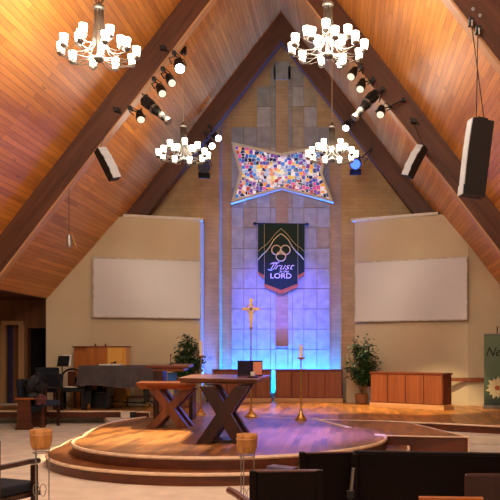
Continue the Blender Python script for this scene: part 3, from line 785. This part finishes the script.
zc = wz(309,Y)-HC; zs = wz(328,Y)-HC
MB().cyl((0,0,.2),(0,0,zs), .014, n=10).lathe([(.014,zs-.03),(.03,zs-.01),(.03,zs+.01),(.014,zs+.03)], (0,0,0), 10).build('staff', M['brass'], r)
k = Y/F
cr = MB().prism([(-.022,zs+.02),(.022,zs+.02),(.045,zc-2.5*k),(.02,zc-1.4*k),(.02,zc+3*k),(-.02,zc+3*k),(-.02,zc-1.4*k),(-.045,zc-2.5*k)], -.012,.012,'y')
cr.box((0,0,zc),(14*k,.026,.05)).box((0,0,zc+3.5*k),(.05,.026,9*k))
for x,z in ((-7*k,0),(7*k,0),(0,9*k)): cr.prism([(x-.045,zc+z),(x,zc+z-.045),(x+.045,zc+z),(x,zc+z+.045)], -.016,.016,'y')
cr.build('cross_head', M['gold'], r)
MB().tube([(4.2*k*math.cos(t),0,zc+4.2*k*math.sin(t)) for t in [2*PI*i/20 for i in range(20)]], .012, 5, True).build('halo_ring', M['gold'], r)

# ================================================================= FIG TREES
def ficus(g, h, spread, n, seed, label, pot=True):
    rn = random.Random(seed)
    r = empty('potted_fig_tree', g, 0, label, 'potted tree')
    MB().lathe([(0,.0),(.12,0),(.15,.05),(.165,.2),(.175,.26),(.15,.27),(.14,.24),(0,.24)], (0,0,0), 18).build('wicker_pot', M['wicker'], r)
    tr = MB()
    for k in range(3):
        a = 2.1*k; tr.tube([(.02*math.cos(a),.02*math.sin(a),.24),(.05*math.cos(a+1),.05*math.sin(a+1),.5),(.02*math.cos(a+2),.02*math.sin(a+2),.8),(.1*math.cos(a),.1*math.sin(a),h*.7)], .013, 6)
    br = []
    for k in range(26):
        a = rn.random()*2*PI; z = h*(.42+.5*rn.random()); rad = spread*(.4+.6*rn.random())*(1.0 if z < h*.8 else .6)
        tip = Vector((rad*math.cos(a), rad*math.sin(a), z+.12*rn.random())); br.append(tip)
        tr.tube([(0,0,z*.75),tuple(tip*.5+Vector((0,0,z*.5))),tuple(tip)], .006, 4)
    tr.build('trunk', M['bark'], r)
    lf = MB()
    for k in range(n):
        b = rn.choice(br); t_ = rn.random()**.6
        c = Vector((b.x*t_, b.y*t_, b.z*.75+b.z*.25*t_)) + Vector((rn.gauss(0,.07),rn.gauss(0,.07),rn.gauss(0,.08)))
        if k % 9 == 0: c.z = h*(.3+.2*rn.random()); c.x *= .4; c.y *= .4
        a = rn.random()*2*PI; dr_ = Vector((math.cos(a),math.sin(a),-.9+rn.random()*.8)).normalized()
        sd = dr_.cross(Vector((0,0,1))).normalized()*.03; L = .11+.03*rn.random()
        nn = dr_.cross(sd).normalized()*.006
        lf.bm.faces.new([lf.bm.verts.new(q) for q in (c, c+dr_*L*.4+sd+nn, c+dr_*L, c+dr_*L*.4-sd+nn)])
    lf.build('foliage', M['leafA'], r)
    return r
ficus((wx(361.5,19.3),19.3,HC), 1.66, .42, 1500, 4, 'leafy green fig tree in a wicker pot between the two right cabinets')
ficus((wx(187,18.9),18.9,HC), 1.78, .40, 1900, 9, 'leafy green fig tree behind the lectern at the left wall')
r = empty('sound_box', (wx(369.5,19.5),19.55,HC), 0, 'small black box on a white post beside the right fig tree', 'box')
MB().box((0,0,.35),(.14,.1,.7)).build('post', M['plaster2'], r); MB().box((0,-.07,.52),(.14,.12,.16)).build('black_box', M['black'], r)

# ================================================================= ROLL-UP BANNER RIGHT
Yr = 17.7
O4 = Vector((wx(484,Yr)+.43,Yr,HC+.004))
r = empty('pull_up_banner', O4, 0, 'green pull-up banner with white flower and script writing at the right edge', 'banner')
hb = wz(336,Yr)-HC
nt = None
m, nt, b = newmat('sage print')
cl = noise(nt, coords(nt), 2.0, 3)
sx = nt.nodes.new('ShaderNodeSeparateXYZ'); nt.links.new(coords(nt), sx.inputs[0])
ad = nt.nodes.new('ShaderNodeMath'); ad.operation = 'MULTIPLY_ADD'; ad.inputs[1].default_value = .4; nt.links.new(cl, ad.inputs[0])
dv = nt.nodes.new('ShaderNodeMath'); dv.operation = 'MULTIPLY'; dv.inputs[1].default_value = .45; nt.links.new(sx.outputs[2], dv.inputs[0]); nt.links.new(dv.outputs[0], ad.inputs[2])
nt.links.new(ramp(nt, ad.outputs[0], [(.2,(38,48,42)),(.5,(96,116,88)),(.95,(112,132,100))]), b.inputs['Base Color']); b.inputs['Roughness'].default_value = .5
MB().box((0,0,hb/2+.05),(.86,.008,hb-.05)).build('printed_sheet', m, r)
MB().box((0,0,.04),(.9,.16,.08)).build('cassette', M['steel'], r, bevel=.01)
MB().box((0,0,hb+.03),(.88,.03,.03)).build('top_bar', M['steel'], r)
MB().cyl((-.12,.03,.08),(-.12,.03,hb+.22),.012,n=8).build('support_pole', M['darkwood'], r)
text_mesh('lettering', 'New', .29, M['black'], r, (-.13,-.008,wz(356,Yr)-HC), (PI/2,0,0), .35, .001, .95)
fl = MB(); fc = Vector((wx(497,Yr)-O4.x, -.01, wz(388,Yr)-HC))
for i in range(13):
    a = 2*PI*i/13; rr = .27 if i % 2 else .24
    d_ = Vector((math.cos(a),0,math.sin(a))); s_ = Vector((-math.sin(a),0,math.cos(a)))*.06
    fl.bm.faces.new([fl.bm.verts.new(fc+q+Vector((0,-.002*(i%3),0))) for q in (d_*.03, d_*rr*.6+s_, d_*rr, d_*rr*.6-s_)])
fl.build('flower_petals', M['cream'], r)
MB().cyl(fc+Vector((0,-.012,0)), fc+Vector((0,-.006,0)), .055, n=16).build('flower_centre', M['orangefelt'], r)

# ================================================================= PIANO
Yp = 17.6
def grand():
    O = Vector((wx(122,18),17.8,HC+.004)); r = empty('grand_piano', O, 0, 'grand piano under a charcoal cloth cover at the left wall', 'piano')
    xl_, xr_ = wx(84,17.6)-O.x, wx(160,17.8)-O.x
    pts = [(xl_,-.5),(xl_+.9,-.5),(xl_+1.25,-.42),(xl_+1.5,-.2),(xr_,.0),(xr_,.35),(xl_+1.3,.6),(xl_,.6)]
    MB().prism(pts, .58, .97, 'z').build('case', M['gloss'], r, bevel=.01)
    # draped cover with folds
    mb = MB(); N = []
    for i in range(len(pts)):
        a, b = Vector(pts[i]), Vector(pts[(i+1)%len(pts)])
        m_ = max(2, int((b-a).length/.07))
        for k in range(m_): N.append(a+(b-a)*k/m_)
    rn = random.Random(5); C = Vector((sum(p.x for p in N)/len(N), sum(p.y for p in N)/len(N)))
    rings = []
    for z, o_ in ((.995,.005),(.96,.03),(.8,.045),(.66,.06),(.53,.07)):
        ring = []
        for i, p in enumerate(N):
            w = math.sin(i*1.3)*.5+math.sin(i*.47+1)*.5
            d = (p-C).normalized(); q = p+d*(o_+w*.028*(1-z)*2)
            ring.append(mb.bm.verts.new((q.x,q.y,z+(.03*math.sin(i*.35) if z < .6 else 0))))
        rings.append(ring)
    for A_, B_ in zip(rings, rings[1:]):
        for i in range(len(N)): mb.bm.faces.new([A_[i],A_[(i+1)%len(N)],B_[(i+1)%len(N)],B_[i]])
    mb.bm.faces.new(rings[0]); mb.build('cloth_cover', M['cloth'], r, smooth=False)
    for x,y in ((xl_+.16,-.32),(xl_+.16,.5),(xr_-.35,.2)):
        lg = MB().box((x,y,.36),(.12,.12,.46),None,1.3).build('leg', M['gloss'], r)
        MB().cyl((x-.03,y,.045),(x+.03,y,.045),.045,n=10).cyl((x,y,.05),(x,y,.13),.02,n=8).build('caster', M['brass'], lg)
    MB().box((xl_+.55,0,.33),(.08,.3,.5)).box((xl_+.55,-.05,.06),(.12,.4,.05)).build('pedal_lyre', M['gloss'], r)
    MB().box((xl_-.02,.1,.66),(.2,1.1,.14)).build('keybed', M['gloss'], r)
    return r, O
pn, Op = grand()
tag(MB().prism([(0,0),(.5,.02),(.48,.26),(.02,.24)], 0, .03).build('music_sheets', M['paper'], None, (wx(97,17.7),17.85,HC+1.0)), 'loose white music sheets lying on the covered piano', 'sheet music')
r = empty('small_microphone', (wx(111,17.8),17.95,HC+1.03), 0, 'tiny black microphone lying on the sheets on the piano', 'microphone')
MB().cyl((-.05,0,.02),(.03,0,.03),.014,n=8).build('body', M['black'], r); MB().lathe([(0,-.03),(.026,-.01),(.026,.02),(0,.035)],(.05,0,.035),10).build('head', M['black'], r)
# piano bench
ob = Vector((wx(73,17.5),17.55,HC+.004))
r = empty('piano_bench', ob, .1, 'black padded piano bench with open music on it', 'bench')
MB().box((0,0,.45),(.56,.36,.1)).build('seat', M['black'], r, bevel=.02)
for x in (-.23,.23):
    for y in (-.13,.13): MB().box((x,y,.2),(.05,.05,.4)).build('leg', M['gloss'], r)
tag(MB().box((0,0,0),(.3,.22,.02),(0,.03,.1)).build('open_music', M['paper'], None, (wx(73,17.5),17.45,HC+.52)), 'open white music booklet lying on the piano bench', 'booklet')
# arched chair behind the bench
oc = Vector((wx(72,18.3),18.3,HC+.004))
r = empty('arched_chair', oc, 0, 'dark arched-back wooden chair behind the piano bench', 'chair')
arc_ = [(-.24,0,.1),(-.24,0,.7)]+[(.24*math.cos(t),0,.7+.2*math.sin(t)) for t in [PI-PI*i/10 for i in range(1,10)]]+[(.24,0,.7),(.24,0,.1)]
MB().tube(arc_, .025, 6).build('arched_back', M['black'], r)
MB().box((0,.01,.62),(.2,.03,.44)).build('splat', M['riser'], r)
MB().box((0,-.2,.44),(.46,.42,.05)).build('seat', M['darkwood'], r)
for x,y in ((-.2,-.38),(.2,-.38),(-.22,0),(.22,0)): MB().box((x,y,.21),(.04,.04,.42)).build('leg', M['darkwood'], r)
# music stand
om = Vector((wx(60.5,17.2),17.3,HC+.004)); 
r = empty('music_stand', om, -.25, 'black music stand holding papers left of the piano bench', 'music stand')
MB().cyl((0,0,.05),(0,0,.98),.012,n=8).build('pole', M['black'], r)
for a in (0.3,2.4,4.5): MB().cyl((0,0,.16),(.24*math.cos(a),.24*math.sin(a),.01),.008,n=6).build('leg', M['black'], r)
MB().box((.03,0,1.1),(.28,.02,.24),(-.25,0,0)).box((.03,-.04,.99),(.28,.06,.015)).build('desk', M['black'], r)
tag(MB().box((0,0,0),(.2,.01,.26),(-.25,0,0)).build('sheet', M['paper'], None, (wx(64,17.2),17.36,HC+1.12)), 'white sheet standing behind the music stand desk', 'paper')
# standing wooden panels behind the piano
oo = Vector((wx(95.5,18.4),18.72,HC+.004))
r = empty('organ_case', oo, 0, 'tall golden and amber wooden organ case behind the covered piano', 'organ case')
xs_ = [-.60,-.27,.23,.69]; hz = wz(347.5,18.4)-HC
for i,(mm,yy) in enumerate((('orangewood',.06),('orangewood',0),('yellowwood',0))):
    MB().box(((xs_[i]+xs_[i+1])/2, yy, hz/2),(xs_[i+1]-xs_[i]-.01,.32,hz)).build('panel', M[mm], r, bevel=.005)
MB().box(((xs_[0]+xs_[1])/2, -.12,.52*hz),(xs_[1]-xs_[0],.03,.02)).build('rail', M['cabdark'], r)
MB().box(((xs_[0]+xs_[3])/2, .02, hz+.015),(xs_[3]-xs_[0]+.04,.38,.03)).build('cornice', M['cabdark'], r)
for i in range(2): MB().lathe([(0,0),(.03,0),(.02,.03),(.025,.05),(0,.07)], (xs_[1]+.16+.25*i,0,hz+.03), 8).build('finial', M['cabdark'], r)
# choir riser
ok = Vector((wx(143,18.6)+.2,18.95,HC+.004))
r = empty('choir_riser', ok, 0, 'low cream-sided riser with wooden steps right of the piano', 'riser')
MB().box((0,.1,.24),(.95,.4,.48)).build('upper_box', M['plaster'], r)
MB().box((0,.1,.495),(1.0,.44,.03)).build('upper_tread', M['plinth'], r)
MB().box((0,-.28,.11),(1.05,.34,.2)).build('lower_box', M['plaster'], r)
MB().box((0,-.28,.225),(1.09,.38,.03)).build('lower_tread', M['tread'], r)
# low boom stand on the floor
ol = gr(137,407.5,HC)
r = empty('boom_stand', ol, 0, 'low black boom stand with splayed legs on the chancel floor', 'microphone stand')
for a,b_ in (((-.55,0,.14),(.3,0,.1)),((-.1,0,.1),(.55,0,.16))): MB().cyl(a,b_,.014,n=6).build('boom', M['black'], r)
for x in (-.3,.35):
    for s_ in (-1,1): MB().cyl((x,0,.12),(x+.08*s_,.1*s_,.0),.012,n=6).build('leg', M['black'], r)
MB().lathe([(0,-.03),(.035,-.015),(.035,.015),(0,.03)],(.56,0,.16),10).build('clutch', M['steel'], r)
ow = gr(107,408.5,HC)
r = empty('equipment_case', ow+Vector((-.2,.25,0)), .05, 'black equipment case under the front of the covered piano', 'case')
MB().box((0,0,.2),(.5,.3,.4)).build('body', M['black'], r, bevel=.01); MB().cyl((-.08,-.16,.37),(.08,-.16,.37),.01,n=6).build('handle', M['steel'], r)
# white floor box at the chancel edge
r = empty('floor_vent', (wx(125.5,16.95),16.98,.146), 0, 'small pale box with a black slot set against the chancel edge', 'vent')
MB().box((0,0,.07),(.2,.1,.13)).build('housing', M['cap'], r); MB().box((.16,0,.07),(.12,.09,.12)).build('slot', M['black'], r)

# ================================================================= CHAIRS LEFT BACK
def side_leg(mb, x, y, z0, z1, w=.05): mb.box((x,y,(z0+z1)/2),(w,w,z1-z0)); return mb
og = gr(24,430,0)
r = empty('slab_sided_armchair', og, 0, 'wooden armchair with solid slab side at the far left, a coat heaped on it', 'armchair')
MB().prism([(-.19,0),(.19,0),(.14,.12),(.12,.62),(-.13,.62),(-.15,.12)], 0, .05, 'y').build('side_panel', M['riser'], r)
MB().prism([(-.19,0),(.19,0),(.14,.12),(.12,.62),(-.13,.62),(-.15,.12)], .62, .67, 'y').build('side_panel', M['riser'], r)
for y in (.025,.645): MB().box((0,y,.64),(.38,.09,.035)).build('armrest', M['orangewood'], r, bevel=.008)
MB().box((0,.335,.42),(.36,.56,.14)).build('seat', M['navy'], r, bevel=.03)
MB().box((-.14,.335,.76),(.11,.50,.56),(0,-.12,0)).build('backrest', M['navy'], r, bevel=.04)
# heap of coat
def heap(name, loc, sx_, sy_, sz_, m, seed, label, cat):
    rn = random.Random(seed); bm = bmesh.new(); bmesh.ops.create_icosphere(bm, subdivisions=3, radius=1)
    for v in bm.verts:
        k = 1+.25*math.sin(v.co.x*5+seed)*math.cos(v.co.y*4+seed)+.18*math.sin(v.co.z*7)+rn.uniform(-.05,.05)
        v.co = Vector((v.co.x*sx_*k, v.co.y*sy_*k, max(v.co.z,-.6)*sz_*k))
    me = bpy.data.meshes.new(name); bm.to_mesh(me); bm.free(); me.materials.append(m)
    o = bpy.data.objects.new(name, me); COL.objects.link(o); o.location = loc
    return tag(o, label, cat)
heap('coat', (og.x+.10, og.y+.32, .82), .22,.22,.30, M['black'], 3, 'black coat heaped on the slab-sided armchair', 'coat')
heap('scarf', (og.x+.30, og.y+.10, .60), .12,.09,.12, M['red'], 8, 'dull red scarf trailing down beside the black coat', 'scarf')
oh = Vector((wx(43,16.6),16.6,0))
r = empty('upholstered_chair', oh, math.radians(-28), 'dark chair with wide navy back and blue-grey seat at the left', 'chair')
MB().box((0,0,.50),(.52,.5,.12)).build('seat', M['bluegrey'], r, bevel=.035)
MB().box((0,.27,.98),(.56,.09,.30),(-.12,0,0)).build('backrest', M['navy'], r, bevel=.035)
for x in (-.21,.21):
    MB().box((x,-.2,.225),(.065,.065,.45)).build('leg', M['riser'], r)
    MB().box((x,.24,.55),(.05,.05,1.1),(-.03,0,0)).build('leg', M['darkwood'], r)
oj = Vector((wx(46,17.6),17.6,HC+.004))
r = empty('upholstered_chair', oj, math.radians(15), 'second navy chair behind, half hidden on the chancel edge', 'chair')
MB().box((0,0,.44),(.5,.48,.1)).build('seat', M['navy'], r, bevel=.03)
MB().box((0,.25,.80),(.52,.08,.3),(-.1,0,0)).build('backrest', M['navy'], r, bevel=.03)
for x in (-.2,.2):
    MB().box((x,-.2,.2),(.05,.05,.4)).build('leg', M['darkwood'], r); MB().box((x,.23,.42),(.045,.045,.84)).build('leg', M['darkwood'], r)

# ================================================================= FOREGROUND ARMCHAIRS
def armchair(loc, rz, label, hb=.87, w=.46, m='pew', seat='navy', backm=None, armm=None, af=-.31, splay=0):
    """front faces local -Y ... back panel at +Y"""
    r = empty('wooden_armchair', loc, rz, label, 'armchair')
    MB().box((0,.24,(hb+.30)/2),(w,.03,hb-.30)).build('back_panel', M[m], r, bevel=.008)
    MB().box((0,.24,hb),(w+.01,.036,.014)).build('top_rail', M[backm or 'riser'], r, bevel=.008)
    MB().box((0,-.02,.42),(w-.06,.5,.09)).build('seat_cushion', M[seat], r, bevel=.025)
    MB().box((0,-.02,.36),(w-.04,.5,.04)).build('seat_frame', M[m], r)
    sp0 = splay
    for s_ in (-1,1):
        splay = sp0 if s_ > 0 else 0
        MB().box((s_*(w/2+.005),.24,.44),(.045,.06,.86)).build('leg', M[m], r, bevel=.006)
        MB().box((s_*(w/2+.005),af+.05,.31),(.045,.05,.62)).build('leg', M[m], r, bevel=.006)
        MB().tube([(s_*(w/2+.005),.24,.645),(s_*(w/2+.008+splay*.4),0,.65),(s_*(w/2+.008+splay*.8),af+.1,.655),(s_*(w/2+.008+splay),af,.65)], .024, 8).build('armrest', M[(armm or m) if s_ > 0 else m], r)
    return r
# facing away from the camera: back panel towards us
armchair((wx(287,4.95),5.0,0), math.radians(183), 'dark wooden chair in the foreground, seen from behind, left of the other two', .865, .40, armm='riser', splay=.20)
armchair((wx(325,5.85),5.9,0), math.radians(190), 'dark wooden chair behind the nearest left one, its purple pad beside it', .86, .40)
a_ = armchair((-3.03,6.64,0), math.radians(157), 'wooden armchair with navy cushion cut off by the left edge', .88, .5, 'darkwood', 'navy', af=-.22)
tag(MB().box((0,0,0),(.22,.12,.035),(0,.05,-.35)).build('hymnal', M['purplecloth'], None, (wx(281,6.0),6.12,.672)), 'muted purple pad resting on the chair arm in the foreground', 'pad')
# pew
def pew(loc, L, rz, label, h=.87):
    r = empty('pew', loc, rz, label, 'pew')
    MB().box((L/2,0,(h+.12)/2),(L,.035,h-.12),(.06,0,0)).build('back_panel', M['pew'], r)
    MB().box((L/2,.012,h),(L+.02,.07,.035)).build('top_rail', M['pew'], r, bevel=.01)
    MB().box((L/2,.25,.43),(L,.45,.05)).build('seat', M['pew'], r)
    for x in (0,L): MB().prism([(-.06,0),(.46,0),(.46,.6),(.4,.64),(.1,.66),(.06,h),(-.05,h)], x-.025, x+.025, 'x').build('end_panel', M['pew'], r, bevel=.008)
    return r
pew((wx(356,5.55),5.6,0), 2.2, math.radians(-8), 'long dark wooden pew back across the lower right foreground', .865)
r = empty('wooden_armchair', (wx(500,4.85),4.95,0), 0, 'brown chair back standing in front of the pew at the lower right corner', 'armchair')
MB().box((0,0,.6),(.42,.035,.44)).build('back_panel', M['darkwood'], r, bevel=.02)
MB().box((0,.2,.42),(.42,.42,.05)).build('seat', M['riser'], r)
for x in (-.18,.18):
    MB().box((x,.0,.2),(.04,.04,.4)).build('leg', M['pew'], r); MB().box((x,.36,.2),(.04,.04,.4)).build('leg', M['pew'], r)
r = empty('pew_bench', (wx(452,4.3),4.35,0), math.radians(-4), 'narrow orange-brown rail at the bottom edge before the pew', 'bench')
MB().box((0,0,wz(499,4.35)),(.36,.05,.02)).build('rail', M['orangewood'], r)
for x in (-.15,.15): MB().box((x,0,wz(499,4.35)/2-.01),(.04,.04,wz(499,4.35)-.02)).build('leg', M['pew'], r)
# slim floor microphone between the chairs
r = empty('gooseneck_microphone', (wx(350.5,5.3),5.3,0), 0, 'thin silver and black microphone rising between the chair and the pew', 'microphone')
MB().cyl((0,0,.0),(0,0,.64),.008,n=6).build('pole', M['black'], r); MB().cyl((0,0,.6),(.02,0,.80),.011,n=8).build('silver_sleeve', M['steel'], r)
MB().lathe([(0,0),(.1,0),(.1,.02),(0,.03)],(0,0,0),14).build('base', M['black'], r); MB().box((.0,0,.62),(.05,.04,.05)).build('clip', M['black'], r)

# ================================================================= BASKET STANDS
def basket_stand(px, py_top, Y, label, blabel):
    zt_ = wz(py_top,Y); x = wx(px,Y)
    w = .083
    r = empty('wire_stand', (x,Y,0), 0, label, 'stand', 'wire basket stands')
    ztop = zt_-.165
    for k, a in enumerate((.5,2.6,4.4)):
        c, s = math.cos(a)*.062, math.sin(a)*.062
        MB().tube([(c*1.35,s*1.35,0),(c*.95,s*.95,.12),(c,s,ztop-.02),(c*1.05,s*1.05,ztop)], .0045, 6).build('leg', M['steel'], r)
    for z in (.03, .24, ztop-.03, ztop):
        MB().tube([(.062*math.cos(t),.062*math.sin(t),z) for t in [2*PI*i/20 for i in range(20)]], .004, 5, True).build('hoop', M['steel'], r)
    for zc_ in (ztop-.33, ztop-.48):
        for s in (-1,1):
            MB().tube([(s*.028+.028*math.cos(t)*(1-.06*i/3), -.03, zc_+.05*math.sin(t)) for i,t in enumerate([2*PI*q/14 for q in range(15)])], .003, 5).build('scroll', M['steel'], r)
    b = empty('woven_basket', (x,Y,ztop+.004), 0, blabel, 'basket', 'round woven baskets')
    MB().lathe([(0,0),(w*.78,0),(w*.92,.02),(w*1.0,.06),(w*1.03,.12),(w*1.0,.155),(w*.93,.155),(w*.93,.14),(0,.135)], (0,0,0), 22).build('bowl', M['basket'], b, smooth=True)
    MB().tube([(w*1.03*math.cos(t),w*1.03*math.sin(t),.115) for t in [2*PI*i/24 for i in range(24)]], .005, 5, True).build('band', M['plinth'], b)
    return r
basket_stand(41,428.5,6.25,'thin wire stand in front of the left armchair','tan woven basket on the wire stand at the lower left')
basket_stand(247,433,6.3,'thin wire stand before the round stage near the foreground chairs','tan woven basket on the wire stand before the round stage')

# ================================================================= LIGHTS
def lamp(kind, name, loc, power, color, **k):
    l = bpy.data.lights.new(name, kind); l.energy = power; l.color = color
    aim = k.pop('aim', None)
    for a, b in k.items(): setattr(l, a, b)
    o = bpy.data.objects.new(name, l); COL.objects.link(o); o.location = loc
    if aim is not None: o.rotation_euler = (Vector(aim)-Vector(loc)).to_track_quat('-Z','Y').to_euler()
    return o
WARM = (1,.915,.81)
for p, Y in chl: lamp('POINT','chandelier_glow', p+Vector((0,0,.06)), 270 if Y < 12 else 60, WARM, shadow_soft_size=.35)
# unseen fill lights, added to brighten the room from the nave
for x in (-3.5,-.3):
    for y in (5.2,-.5): lamp('POINT','nave_fill_light', (x,y,5.9), 270, WARM, shadow_soft_size=.4)
def spot(px, py, Y, aim, power, color, size, blend=.5): 
    return lamp('SPOT','stage_light_beam', at(px,py,Y)+Vector((0,-.25,-.2)), power, color, aim=aim, spot_size=math.radians(size), spot_blend=blend, shadow_soft_size=.05)
spot(180,72,14.3, gr(142,434,HC), 5000, (1,.78,.45), 26)
spot(164,97,14.3, gr(160,440,HC), 2500, (1,.8,.5), 24)
spot(358,93,14.3, gr(420,409,HC), 2500, (1,.78,.45), 30)
spot(342,138,19.2, gr(310,408,HC), 2500, (1,.74,.4), 36)
spot(379,120,14.3, gr(300,434,HC), 8500, (.20,.16,1), 32, 1.0)
spot(349,81,14.3, at(415,330,19), 350, (1,.86,.66), 40, .9)
spot(174,84,14.3, at(140,320,19), 350, (1,.86,.66), 40, .9)
# violet-blue wash from the long profile spotlights on to the stone
spot(169,121,14.2, at(268,300,YREC), 3000, (.10,.09,1), 19, .8)
spot(354,118,14.2, at(294,300,YREC), 3000, (.10,.09,1), 19, .8)
# blue washes
BL = (.0,.19,1.0)
o = lamp('AREA','wall_wash', ((xl+xr)/2, YREC-.13, HC+.14), 520, BL, shape='RECTANGLE', size=3.0, size_y=.06, spread=math.radians(95), aim=((xl+xr)/2, YREC-.02, 3.2))
o = lamp('AREA','wall_wash_violet', ((xl+xr)/2, YREC-.3, HC+.14), 150, (.02,.05,1), shape='RECTANGLE', size=2.6, size_y=.06, spread=math.radians(60), aim=((xl+xr)/2, YREC+.1, 6.2))
lamp('AREA','slot_wash', (-3.62, 20.12, HC+.2), 40, (.02,.12,1), shape='RECTANGLE', size=.1, size_y=.1, spread=math.radians(60), aim=(-3.86, 20.1, 3.4))
# room fill from the rest of the nave
w = bpy.data.worlds.new('nave'); SC.world = w; w.use_nodes = True
w.node_tree.nodes['Background'].inputs[0].default_value = (1,.90,.78,1); w.node_tree.nodes['Background'].inputs[1].default_value = .3

# ================================================================= CAMERA
cam = bpy.data.cameras.new('camera'); co = bpy.data.objects.new('camera', cam); COL.objects.link(co)
co.location = (0,0,EYE); co.rotation_euler = (PI/2,0,0)
cam.sensor_width = 36; cam.lens = F/500*36
cam.shift_x = -(VX-250)/500; cam.shift_y = (HY-250)/500
SC.camera = co
SC.view_settings.view_transform = 'Standard'; SC.view_settings.look = 'None'
SC.view_settings.gamma = 1; SC.view_settings.exposure = .15
try:
    SC.cycles.use_denoising = True; SC.cycles.denoiser = 'OPENIMAGEDENOISE'
    SC.cycles.sample_clamp_indirect = 4
    SC.cycles.max_bounces = 8
except Exception: pass
